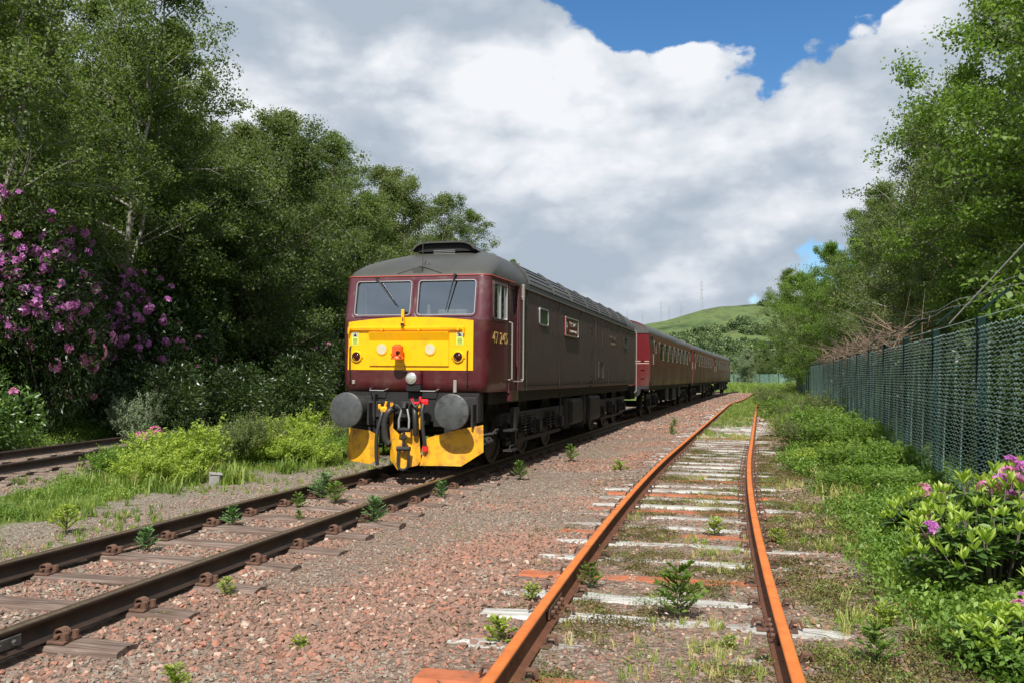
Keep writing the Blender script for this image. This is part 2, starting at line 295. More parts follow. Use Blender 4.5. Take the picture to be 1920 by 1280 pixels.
# ------------------------------------------------------------------ helpers
def npmesh(name, V, F, mats, mi=None, smooth=False, tint=None, sharp=None):
    """V (n,3); F (m,k) array all same k, or list of polygons"""
    me = bpy.data.meshes.new(name)
    V = np.asarray(V, np.float32)
    if isinstance(F, np.ndarray):
        m, k = F.shape
        me.vertices.add(len(V)); me.vertices.foreach_set('co', V.ravel())
        me.loops.add(m*k); me.loops.foreach_set('vertex_index', F.astype(np.int32).ravel())
        me.polygons.add(m); me.polygons.foreach_set('loop_start', np.arange(0, m*k, k, dtype=np.int32))
        me.update(calc_edges=True)
    else:
        me.from_pydata(V.tolist(), [], F); me.update()
    for a in (mats if isinstance(mats, (list, tuple)) else [mats]): me.materials.append(a)
    if mi is not None: me.polygons.foreach_set('material_index', np.asarray(mi, np.int32))
    if smooth: me.polygons.foreach_set('use_smooth', np.ones(len(me.polygons), bool))
    if tint is not None:
        at = me.attributes.new('tint', 'FLOAT', 'FACE'); at.data.foreach_set('value', np.asarray(tint, np.float32))
    if sharp is not None: me.set_sharp_from_angle(angle=math.radians(sharp))
    me.update()
    return me
def link(name, me, parent=None, loc=None, rot=None):
    o = bpy.data.objects.new(name, me); COL.objects.link(o)
    if parent is not None: o.parent = parent
    if loc is not None: o.location = loc
    if rot is not None: o.rotation_euler = rot
    return o
def tag(o, label=None, cat=None, group=None, kind=None):
    if label: o['label'] = label
    if cat: o['category'] = cat
    if group: o['group'] = group
    if kind: o['kind'] = kind
    return o
def empty(name, loc=(0, 0, 0), rz=0.0):
    o = bpy.data.objects.new(name, None); COL.objects.link(o); o.location = loc; o.rotation_euler = (0, 0, rz); o.empty_display_size = 0.2
    return o
def copy_tree(o, parent=None):
    c = o.copy(); COL.objects.link(c); c.parent = parent
    for ch in CHILDREN(o): copy_tree(ch, c)
    return c
def CHILDREN(o): return list(o.children)

class MB:
    def __init__(s): s.v = []; s.f = []; s.m = []
    def add(s, V, F, mi=0):
        b = len(s.v); s.v.extend([tuple(x) for x in V]); s.f.extend([tuple(i+b for i in f) for f in F]); s.m.extend([mi]*len(F)); return s
    def box(s, c, d, mi=0, rot=None, bev=0.0):
        x, y, z = d[0]/2, d[1]/2, d[2]/2
        if bev > 0:
            b = min(bev, x*0.9, y*0.9, z*0.9)
            V = []; 
            for sx in (-1, 1):
                for sy in (-1, 1):
                    for sz in (-1, 1):
                        V += [(sx*(x-b), sy*(y-b), sz*z), (sx*(x-b), sy*y, sz*(z-b)), (sx*x, sy*(y-b), sz*(z-b))]
            bm = bmesh.new()
            for v in V: bm.verts.new(v)
            r = bmesh.ops.convex_hull(bm, input=bm.verts)
            bmesh.ops.dissolve_limit(bm, angle_limit=0.01, verts=bm.verts, edges=bm.edges)
            bm.verts.index_update()
            P = [v.co.copy() for v in bm.verts]; F = [[v.index for v in f.verts] for f in bm.faces]; bm.free()
        else:
            P = [Vector(p) for p in ((-x, -y, -z), (x, -y, -z), (x, y, -z), (-x, y, -z), (-x, -y, z), (x, -y, z), (x, y, z), (-x, y, z))]
            F = [(0, 3, 2, 1), (4, 5, 6, 7), (0, 1, 5, 4), (1, 2, 6, 5), (2, 3, 7, 6), (3, 0, 4, 7)]
        R = rot if rot is not None else Matrix.Identity(3)
        c = Vector(c)
        return s.add([R @ p + c for p in P], F, mi)
    def prism(s, poly, axis, a, b, mi=0):
        """poly 2D closed, extruded along axis from a to b. axis 'x': poly is (y,z); 'y': (x,z); 'z': (x,y)"""
        def P(u, v, w):
            return {'x': (w, u, v), 'y': (u, w, v), 'z': (u, v, w)}[axis]
        n = len(poly)
        V = [P(u, v, a) for u, v in poly]+[P(u, v, b) for u, v in poly]
        F = [tuple(range(n))[::-1], tuple(range(n, 2*n))]+[(i, (i+1) % n, n+(i+1) % n, n+i) for i in range(n)]
        return s.add(V, F, mi)
    def cyl(s, p0, p1, r0, r1=None, n=16, mi=0, caps=True):
        r1 = r0 if r1 is None else r1
        p0 = Vector(p0); p1 = Vector(p1); d = (p1-p0).normalized()
        a = d.orthogonal().normalized(); b = d.cross(a)
        V = []
        for p, r in ((p0, r0), (p1, r1)):
            for i in range(n):
                t = 2*math.pi*i/n; V.append(p+(a*math.cos(t)+b*math.sin(t))*r)
        F = [(i, (i+1) % n, n+(i+1) % n, n+i) for i in range(n)]
        if caps: F += [tuple(range(n))[::-1], tuple(range(n, 2*n))]
        return s.add(V, F, mi)
    def lathe(s, p0, axis, prof, n=24, mi=0):
        """prof: list of (distance along axis, radius)"""
        p0 = Vector(p0); d = Vector(axis).normalized(); a = d.orthogonal().normalized(); b = d.cross(a)
        V = []; k = len(prof)
        for (h, r) in prof:
            for i in range(n):
                t = 2*math.pi*i/n; V.append(p0+d*h+(a*math.cos(t)+b*math.sin(t))*r)
        F = [(j*n+i, j*n+(i+1) % n, (j+1)*n+(i+1) % n, (j+1)*n+i) for j in range(k-1) for i in range(n)]
        F += [tuple(range(n))[::-1], tuple(range((k-1)*n, k*n))]
        return s.add(V, F, mi)
    def tube(s, pts, r, n=8, mi=0, closed=False):
        pts = [Vector(p) for p in pts]; k = len(pts); V = []
        prev = None
        for i, p in enumerate(pts):
            if closed: d = pts[(i+1) % k]-pts[i-1]
            else: d = pts[min(i+1, k-1)]-pts[max(i-1, 0)]
            d.normalize()
            if prev is None: a = d.orthogonal().normalized()
            else:
                a = prev-d*prev.dot(d)
                a = a.normalized() if a.length > 1e-6 else d.orthogonal().normalized()
            prev = a; b = d.cross(a)
            rr = r[i] if isinstance(r, (list, tuple)) else r
            for j in range(n):
                t = 2*math.pi*j/n; V.append(p+(a*math.cos(t)+b*math.sin(t))*rr)
        F = []
        for i in range(k if closed else k-1):
            i2 = (i+1) % k
            F += [(i*n+j, i*n+(j+1) % n, i2*n+(j+1) % n, i2*n+j) for j in range(n)]
        if not closed: F += [tuple(range(n))[::-1], tuple(range((k-1)*n, k*n))]
        return s.add(V, F, mi)
    def build(s, name, mats, parent=None, smooth=None, loc=None, rot=None):
        me = npmesh(name, s.v, s.f, mats, s.m)
        if smooth is not None:
            me.polygons.foreach_set('use_smooth', np.ones(len(me.polygons), bool)); me.set_sharp_from_angle(angle=math.radians(smooth))
        return link(name, me, parent, loc, rot)
def part(name, mat, parent, fn, smooth=None, **kw):
    m = MB(); fn(m); o = m.build(name, mat, parent, smooth)
    for k, v in kw.items(): o[k] = v
    return o

def rrect(w, h, r, n=5):
    pts = []
    for cx, cy, a0 in ((w/2-r, h/2-r, 0), (-w/2+r, h/2-r, 90), (-w/2+r, -h/2+r, 180), (w/2-r, -h/2+r, 270)):
        for i in range(n):
            a = math.radians(a0+90*i/(n-1)); pts.append((cx+r*math.cos(a), cy+r*math.sin(a)))
    return pts
def ring_mesh(mb, outer, inner, to3, d0, d1, mi=0):
    """annulus between two 2D loops of equal count; extruded from depth d0 to d1 (outward)"""
    n = len(outer)
    V = [to3(u, v, d0) for u, v in outer]+[to3(u, v, d1) for u, v in outer]+[to3(u, v, d1) for u, v in inner]+[to3(u, v, d0) for u, v in inner]
    F = []
    for i in range(n):
        j = (i+1) % n
        F += [(i, j, n+j, n+i), (n+i, n+j, 2*n+j, 2*n+i), (2*n+i, 2*n+j, 3*n+j, 3*n+i)]
    mb.add(V, F, mi)

# ------------------------------------------------------------------ alignments
LX, LY, LTH = -1.5974, 14.5467, 0.2589
def _integrate():
    ds = 0.25
    def kap(a):
        if a < 3: return 0.0036
        if a < 68: return 0.0003
        if a < 90: return 0.0036
        return 0.0085
    fw = []; x, y, hd, a = LX, LY, LTH, 0.0
    while a < 210:
        fw.append((a, x, y, hd)); h2 = hd+kap(a)*ds; x += math.sin((hd+h2)/2)*ds; y += math.cos((hd+h2)/2)*ds; hd = h2; a += ds
    bw = []; x, y, hd, a = LX, LY, LTH, 0.0
    while a > -22:
        h2 = hd-kap(a)*ds; x -= math.sin((hd+h2)/2)*ds; y -= math.cos((hd+h2)/2)*ds; hd = h2; a -= ds
        bw.append((a, x, y, hd))
    return np.array(bw[::-1]+fw)
MAIN = _integrate()
def offset_line(T, off):
    return np.stack([T[:, 0], T[:, 1]+off*np.cos(T[:, 3]), T[:, 2]-off*np.sin(T[:, 3]), T[:, 3]], 1)
def from_pts(P):
    P = np.array(P, float); d = np.diff(P, axis=0); s = np.concatenate([[0], np.cumsum(np.hypot(d[:, 0], d[:, 1]))])
    hd = np.arctan2(np.gradient(P[:, 0]), np.gradient(P[:, 1]))
    return np.stack([s, P[:, 0], P[:, 1], hd], 1)
def resample(T, ds):
    s = np.arange(T[0, 0], T[-1, 0], ds)
    return np.stack([s]+[np.interp(s, T[:, 0], T[:, i]) for i in (1, 2, 3)], 1)
def main_x(Y): return np.interp(Y, MAIN[MAIN[:, 2] < 118, 2], MAIN[MAIN[:, 2] < 118, 1])
def side_fx(Y):
    Y = np.asarray(Y, float)
    return np.where(Y < 18, -0.258+0.1933*Y+0.00227*Y*Y, 3.957+(Y-18)*0.275)
_off = offset_line(MAIN, 4.62)
_ys = np.arange(-4, 52, 0.5); _p = [(float(side_fx(y)), y) for y in _ys]
_far = [(r[1], r[2]) for r in _off[::4] if r[2] > 62]
_k = len(_far)
SIDE = resample(from_pts(_p+_far), 0.25)
_offl = offset_line(MAIN, -7.6)
def smoothpts(pts, n=8):
    P = [np.array(p, float) for p in pts]; out = []
    for i in range(len(P)-1):
        p0 = P[max(i-1, 0)]; p1 = P[i]; p2 = P[i+1]; p3 = P[min(i+2, len(P)-1)]
        for k in range(n):
            t = k/n; out.append(0.5*((2*p1)+(-p0+p2)*t+(2*p0-5*p1+4*p2-p3)*t*t+(-p0+3*p1-3*p2+p3)*t**3))
    out.append(P[-1]); return out
_l = smoothpts([(-10.3, -6), (-9.75, 4), (-9.25, 11), (-8.75, 17), (-7.95, 23.5), (-6.6, 29.5), (-5.3, 34), (-1.9, 45)])
LEFT = resample(from_pts([tuple(p) for p in _l]+[(r[1], r[2]) for r in _offl[::8] if 62 < r[2] < 110]), 0.25)
def track_x(T, Y):
    k = T[:, 2] < 118
    return np.interp(Y, T[k, 2], T[k, 1])
def fence_x(Y): return 5.80+(np.asarray(Y, float)-11.7)*0.2815

# ------------------------------------------------------------------ terrain
def fbm(X, Y, sc, oct=3, seed=0):
    """cheap value noise on numpy arrays"""
    out = np.zeros_like(X, dtype=float); amp = 1.0; tot = 0
    for o in range(oct):
        x = X/sc*(2**o)+13.7*o+seed*7.13; y = Y/sc*(2**o)+5.1*o+seed*3.71
        xi = np.floor(x); yi = np.floor(y); fx = x-xi; fy = y-yi
        fx = fx*fx*(3-2*fx); fy = fy*fy*(3-2*fy)
        def h(a, b):
            v = np.sin(a*127.1+b*311.7+seed*17.0)*43758.5453; return v-np.floor(v)
        v = (h(xi, yi)*(1-fx)+h(xi+1, yi)*fx)*(1-fy)+(h(xi, yi+1)*(1-fx)+h(xi+1, yi+1)*fx)*fy
        out += amp*v; tot += amp; amp *= 0.5
    return out/tot
def sstep(a, b, x):
    t = np.clip((x-a)/(b-a), 0, 1); return t*t*(3-2*t)
def ground_z(X, Y):
    X = np.asarray(X, float); Y = np.asarray(Y, float)
    Yc = np.clip(Y, -20, 117)
    um = X-main_x(Yc); us = X-track_x(SIDE, Yc); ul = X-track_x(LEFT, Yc); uf = X-(fence_x(Yc))
    z = np.full_like(X, -0.20)
    z = z+0.085*sstep(2.0, 3.2, um)                  # siding stands a little higher
    z = z+0.05*np.exp(-((us-2.9)/1.2)**2)*(us > 0)
    z = z+0.02*sstep(-2.0, -3.0, um)
    z = z+(fbm(X, Y, 1.3, 3, 1)-0.5)*0.05+(fbm(X, Y, 0.35, 2, 2)-0.5)*0.025*(Y < 45)
    # left bank behind the far track
    d = -(ul+2.1); b = sstep(0, 3.0, d)*1.3+sstep(2.0, 16, d)*3.2+sstep(14, 70, d)*7
    z = z+b*(0.85+0.3*fbm(X, Y, 6, 2, 3))
    # ground behind the fence climbs
    d = uf-0.8; b = sstep(0, 4.0, d)*0.9+sstep(3, 22, d)*4+sstep(20, 90, d)*9
    fall = 1-sstep(100, 150, Y)
    z = z+b*fall
    return z
def grid_mesh(us, ys, xf, zf):
    U, Yg = np.meshgrid(us, ys); X = U+xf(Yg); Z = zf(X, Yg)
    V = np.stack([X, Yg, Z], -1).reshape(-1, 3); nx, ny = len(us), len(ys)
    i = np.arange(nx-1)[None, :]+nx*np.arange(ny-1)[:, None]
    F = np.stack([i, i+1, i+1+nx, i+nx], -1).reshape(-1, 4)
    return V, F
us = np.concatenate([-np.geomspace(3000, 16, 22), np.arange(-15.5, -4, 0.3), np.arange(-4, 8.5, 0.12), np.arange(8.6, 16, 0.35), np.geomspace(17, 3000, 20)])
ys = np.concatenate([-np.geomspace(60, 3, 8), np.arange(-2, 2.5, 0.5), np.arange(2.6, 24, 0.14), np.arange(24, 60, 0.5), np.arange(60, 130, 1.5), np.geomspace(132, 6000, 26)])
V, F = grid_mesh(us, ys, lambda Y: main_x(np.clip(Y, -20, 117))+0.29*np.clip(Y-117, 0, 400), ground_z)
gm = bpy.data.materials.new('ground_mix'); gm.use_nodes = True
def build_ground_mat(m):
    nt = m.node_tree; p = nt.nodes['Principled BSDF']; p.inputs['Roughness'].default_value = 0.95; p.inputs['Specular IOR Level'].default_value = 0.15
    tc = N(nt, 'ShaderNodeTexCoord'); o = tc.outputs['Object']
    za = N(nt, 'ShaderNodeAttribute'); za.attribute_name = 'green'
    zr = N(nt, 'ShaderNodeAttribute'); zr.attribute_name = 'red'
    v1 = N(nt, 'ShaderNodeTexVoronoi', i_Scale=26.0); L(nt, o, v1.inputs['Vector'])
    v2 = N(nt, 'ShaderNodeTexVoronoi', i_Scale=70.0); L(nt, o, v2.inputs['Vector'])
    n1 = N(nt, 'ShaderNodeTexNoise', i_Scale=1.1, i_Detail=9.0, i_Roughness=0.65); L(nt, o, n1.inputs['Vector'])
    sp = N(nt, 'ShaderNodeSeparateColor'); L(nt, v1.outputs['Color'], sp.inputs[0])
    sp2 = N(nt, 'ShaderNodeSeparateColor'); L(nt, v2.outputs['Color'], sp2.inputs[0])
    red = ramp(nt, sp.outputs[0], [(0, (0.14, 0.095, 0.072)), (0.35, (0.22, 0.15, 0.115)), (0.7, (0.30, 0.20, 0.155)), (1, (0.38, 0.29, 0.235))])
    gry = ramp(nt, sp2.outputs[0], [(0, (0.15, 0.125, 0.095)), (0.4, (0.24, 0.205, 0.16)), (0.8, (0.34, 0.30, 0.24)), (1, (0.45, 0.41, 0.34))])
    base = mixc(nt, zr.outputs['Fac'], gry, red)
    edge = ramp(nt, v1.outputs['Distance'], [(0.0, (1, 1, 1)), (0.6, (0.55, 0.52, 0.5))])
    base = mixc(nt, 0.6, base, edge, 'MULTIPLY')
    n3 = N(nt, 'ShaderNodeTexNoise', i_Scale=5.0, i_Detail=10.0, i_Roughness=0.75); L(nt, o, n3.inputs['Vector'])
    grs = ramp(nt, n3.outputs['Fac'], [(0.3, (0.045, 0.07, 0.014)), (0.5, (0.10, 0.15, 0.03)), (0.7, (0.20, 0.22, 0.065))])
    gf = mathn(nt, 'ADD', za.outputs['Fac'], mathn(nt, 'MULTIPLY', mathn(nt, 'SUBTRACT', n1.outputs['Fac'], 0.5), 1.2))
    gf = ramp(nt, gf, [(0.42, (0, 0, 0)), (0.62, (1, 1, 1))])
    L(nt, mixc(nt, gf, base, grs), p.inputs['Base Color'])
    b = N(nt, 'ShaderNodeBump', i_Strength=1.0, i_Distance=0.02); L(nt, v1.outputs['Distance'], b.inputs['Height'])
    b2 = N(nt, 'ShaderNodeBump', i_Strength=1.0, i_Distance=0.02); L(nt, n3.outputs['Fac'], b2.inputs['Height']); L(nt, b.outputs[0], b2.inputs['Normal'])
    L(nt, b2.outputs[0], p.inputs['Normal'])
build_ground_mat(gm)
def greenness(X, Y):
    Yc = np.clip(Y, -20, 117)
    um = X-main_x(Yc); us_ = X-track_x(SIDE, Yc); ul = X-track_x(LEFT, Yc); uf = X-fence_x(Yc)
    g = sstep(-2.5, -3.6, um+(fbm(X, Y, 1.6, 3, 71)-0.5)*2.0)*sstep(1.6, 2.4, ul)                # verge between the left tracks
    g = np.maximum(g, sstep(-2.4, -3.3, ul))
    g = np.maximum(g, 0.9*sstep(1.9, 2.7, us_+(fbm(X, Y, 1.2, 3, 72)-0.5)*1.2-0.5*sstep(7, 4, Y)*-1))
    g = np.maximum(g, 0.22*sstep(-1.6, -0.5, us_)*(us_ < 1.9)*(us_ > -1.6))
    g = np.maximum(g, sstep(42, 60, Y)*sstep(-0.3, 0.3, us_)*0.9)
    g = np.maximum(g, sstep(100, 125, Y)*0.9)
    return g
me = npmesh('ground', V, F, gm, smooth=True)
at = me.attributes.new('green', 'FLOAT', 'POINT'); at.data.foreach_set('value', greenness(V[:, 0], V[:, 1]).astype(np.float32))
_um = V[:, 0]-main_x(np.clip(V[:, 1], -20, 117))
rd = sstep(-1.6, -1.2, _um)*(0.45+0.9*(fbm(V[:, 0], V[:, 1], 2.5, 2, 5)-0.35))
at = me.attributes.new('red', 'FLOAT', 'POINT'); at.data.foreach_set('value', np.clip(rd, 0, 1).astype(np.float32))
tag(link('ground', me), kind='structure')

# far hill
def hill():
    xs = np.linspace(-500, 1300, 150); ys_ = np.linspace(330, 1500, 80)
    X, Y = np.meshgrid(xs, ys_)
    # crest height of the ridge, west to east
    H = np.interp(X*620/Y, [-95, 15, 70, 88, 106, 124, 139, 154, 170, 198, 271, 417], [19, 22, 33, 36, 39.5, 45.5, 50, 51.5, 52.7, 55, 62, 62])
    prof = sstep(340, 640, Y)**0.8*(1-0.25*sstep(680, 1300, Y))
    Z = H*prof+(fbm(X, Y, 90, 4, 8)-0.5)*9*prof*(1-0.6*sstep(560, 640, Y)*(1-sstep(640, 720, Y)))+(fbm(X, Y, 25, 3, 9)-0.5)*2.0*prof
    V = np.stack([X, Y, Z-0.3], -1).reshape(-1, 3); nx, ny = len(xs), len(ys_)
    i = np.arange(nx-1)[None, :]+nx*np.arange(ny-1)[:, None]
    F = np.stack([i, i+1, i+1+nx, i+nx], -1).reshape(-1, 4)
    m = bpy.data.materials.new('hill_pasture'); m.use_nodes = True; nt = m.node_tree; p = nt.nodes['Principled BSDF']
    p.inputs['Roughness'].default_value = 0.95; p.inputs['Specular IOR Level'].default_value = 0.1
    tc = N(nt, 'ShaderNodeTexCoord'); mp = N(nt, 'ShaderNodeMapping'); L(nt, tc.outputs['Object'], mp.inputs[0]); mp.inputs['Scale'].default_value = (1, 0.35, 2)
    n = N(nt, 'ShaderNodeTexNoise', i_Scale=0.028, i_Detail=12.0, i_Roughness=0.72); L(nt, mp.outputs[0], n.inputs['Vector'])
    c = ramp(nt, n.outputs['Fac'], [(0.36, (0.035, 0.058, 0.026)), (0.44, (0.080, 0.120, 0.042)), (0.50, (0.115, 0.155, 0.055)), (0.55, (0.060, 0.085, 0.036)), (0.61, (0.175, 0.165, 0.085)), (0.70, (0.075, 0.100, 0.042))])
    L(nt, c, p.inputs['Base Color'])
    me = npmesh('hill', V, F, m, smooth=True); tag(link('hill', me), kind='structure')
    return lambda x, y: float(np.interp(y, ys_, [np.interp(x, xs, Z[j]) for j in range(len(ys_))]))-0.3
hill_z = hill()

# ------------------------------------------------------------------ locomotive
loco = empty('diesel_locomotive', (LX, LY, 0), -LTH)
tag(loco, 'maroon diesel locomotive 47 245 with yellow warning panel at the head of the train', 'locomotive')
WB = 1.32
def smooth01(t): t = max(0, min(1, t)); return t*t*(3-2*t)
def loco_w(z):
    if z <= 3.12: return WB*(1-0.020*(1-smooth01((z-1.25)/0.5))-0.012*smooth01((z-2.4)/0.7))
    f = min(1, (z-3.12)/0.74); return WB*0.988*max(0.0, 1-f**2.15)**(1/2.15)
def loco_y0(z):
    if z < 2.45: return 0.0
    if z <= 3.14: return 0.13*(z-2.45)/0.69
    f = (z-3.14)/0.72; return 0.13+2.1*f**1.75
def loco_rc(z): return 0.16 if z < 3.14 else 0.16+0.61*(z-3.14)/0.72
def taper(y): return 1-0.060*(1-smooth01((y+0.3)/2.3))
FX = [-1.0, -0.955, -0.7, -0.4, -0.06, 0.06, 0.4, 0.7, 0.955, 1.0]      # across the flat front, fractions of the half width
YS = [0.29, 0.30, 0.60, 1.06, 1.22, 1.50, 1.80, 1.86, 2.4, 3.30, 4.08, 6, 8, 9.83, 12, 14, 16, 18.25]
def shell_cols(z):
    w = loco_w(z); y0 = loco_y0(z); rc = min(loco_rc(z), w*0.6+0.001); pts = []
    n = 7
    for y in YS[::-1]:
        yy = max(y, y0+rc) if y < 3 else max(y, y0+rc)
        pts.append((w*taper(yy), yy))
    wf = w*taper(y0+rc)
    arc = []
    for i in range(1, n):
        a = math.pi/2*i/n; arc.append((wf-rc+rc*math.cos(a), y0+rc-rc*math.sin(a)))
    right = pts+arc
    flat = [((wf-rc)*f, y0) for f in FX[::-1]]
    left = [(-x, y) for x, y in right[::-1]]
    return right+flat+left
ZR = [1.29, 1.45, 1.63, 2.0, 2.43, 2.455, 2.51, 2.8, 3.075, 3.12, 3.145, 3.17]+[3.17+0.685*(1-math.cos(math.radians(a))) if False else 3.17+0.68*math.sin(math.radians(a)) for a in range(8, 90, 8)]+[3.852]
def cut_front(z0, z1, x0, x1):
    # windscreens
    return 2.5 < (z0+z1)/2 < 3.08
shell = []
cols = [shell_cols(z) for z in ZR]; nC = len(cols[0]); nS = len(YS)
Vv = []; 
for z, c in zip(ZR, cols): Vv += [(x, y, z) for x, y in c]
Ff = []; Mi = []
first_flat = nS+6
for j in range(len(ZR)-1):
    zc = (ZR[j]+ZR[j+1])/2
    for i in range(nC-1):
        k = i-first_flat
        fr = 0 <= k < len(FX)-1
        if fr and 2.51 < zc < 3.075 and k in (1, 2, 3, 5, 6, 7): continue        # windscreen openings
        a, b = cols[j][i], cols[j][i+1]; yc = (a[1]+b[1])/2
        side = i < nS-1 or i >= nC-nS
        if side and 2.455 < zc < 3.075 and 0.30 < yc < 1.06 and zc > 2.47: continue      # cab side windows
        if side and 1.22 < yc < 1.80 and zc < 3.12: continue                       # cab doors
        Ff.append((j*nC+i, (j+1)*nC+i, (j+1)*nC+i+1, j*nC+i+1))
        if zc > 3.15: Mi.append(1)
        elif fr or yc < 0.3: Mi.append(2 if zc > 2.43 else 0)
        elif yc < 0.30: Mi.append(2 if zc > 2.43 else 3)
        else: Mi.append(3)
# rear end closed, underside closed
Vb = len(Vv)
for j in range(len(ZR)-1): Ff.append((j*nC, j*nC+nC-1, (j+1)*nC+nC-1, (j+1)*nC)); Mi.append(3)
me = npmesh('body_shell', Vv, Ff, [M['maroon'], M['roof'], M['maroon_win'], M['side']], Mi)
me.polygons.foreach_set('use_smooth', np.ones(len(me.polygons), bool)); me.set_sharp_from_angle(angle=math.radians(32))
body = link('body_shell', me, loco)
sol = body.modifiers.new('thickness', 'SOLIDIFY'); sol.thickness = 0.02; sol.offset = -1
# brow trim
bt = MB(); bt.tube([(x*1.004, y-0.004, 3.158) for x, y in shell_cols(3.158)[nS-6:nC-nS+6]], 0.012, 6); bt.build('brow_trim', pmat('brow_trim_paint', (0.35, 0.05, 0.03), 0.5), loco, 40)
for sx in (-1, 1):
    gt = MB(); gt.tube([(sx*1.318, 2.0, 3.125), (sx*1.318, 18.2, 3.125)], 0.018, 6); gt.build('gutter', M['roof'], loco, 40)

def plane3(o, ux, uz, nrm):
    o, ux, uz, nrm = Vector(o), Vector(ux).normalized(), Vector(uz).normalized(), Vector(nrm).normalized()
    return lambda u, v, d: o+ux*u+uz*v+nrm*d
def window_unit(name, parent, to3, w, h, r, fw, glass, frame_mat, pane_d=-0.012, rub=True):
    root = None
    f = MB(); o = rrect(w, h, r); i = rrect(w-2*fw, h-2*fw, max(r-fw, 0.01)); ring_mesh(f, o, i, to3, -0.02, 0.010)
    fo = f.build(name, frame_mat, parent)
    if rub:
        f2 = MB(); ring_mesh(f2, rrect(w-2*fw+0.002, h-2*fw+0.002, max(r-fw, 0.011)), rrect(w-2*fw-0.018, h-2*fw-0.018, max(r-fw-0.009, 0.008)), to3, -0.02, 0.013)
        f2.build('seal', M['silver'], fo)
    g = MB(); P = rrect(w-2*fw, h-2*fw, max(r-fw, 0.01)); g.add([to3(u, v, pane_d) for u, v in P], [tuple(range(len(P)))]); g.build('pane', glass, fo)
    return fo
rk = math.atan2(0.13, 0.69)
for sx in (-1, 1):
    wc = 0.545
    zc = 2.793; yc = loco_y0(zc)
    t3 = plane3((sx*wc, yc-0.003, zc), (1, 0, 0), (0, math.sin(rk), math.cos(rk)), (0, -math.cos(rk), math.sin(rk)))
    window_unit('windscreen', loco, t3, 1.035, 0.640, 0.085, 0.030, M['glass'], M['maroon_win'], -0.03)
    # wiper
    w = MB(); top = t3(-0.02 if sx < 0 else 0.0, 0.30, 0.05); tip = t3(0.17 if sx < 0 else -0.11, -0.12, 0.022)
    if sx < 0: top = t3(-0.13, 0.33, 0.05); tip = t3(0.20, -0.08, 0.022)
    else: top = t3(0.13, 0.36, 0.05); tip = t3(0.02, -0.16, 0.022)
    mid = top.lerp(tip, 0.45); w.tube([top, mid, tip], [0.014, 0.010, 0.006], 6)
    dd = (tip-mid); w.box(mid.lerp(tip, 0.55), (0.014, 0.012, dd.length*1.35), rot=dd.to_track_quat('Z', 'Y').to_matrix())
    w.cyl(top+Vector((0, 0.05, 0)), top+Vector((0, -0.02, 0)), 0.022, n=10)
    w.build('wiper', M['rubber'], loco, 40)
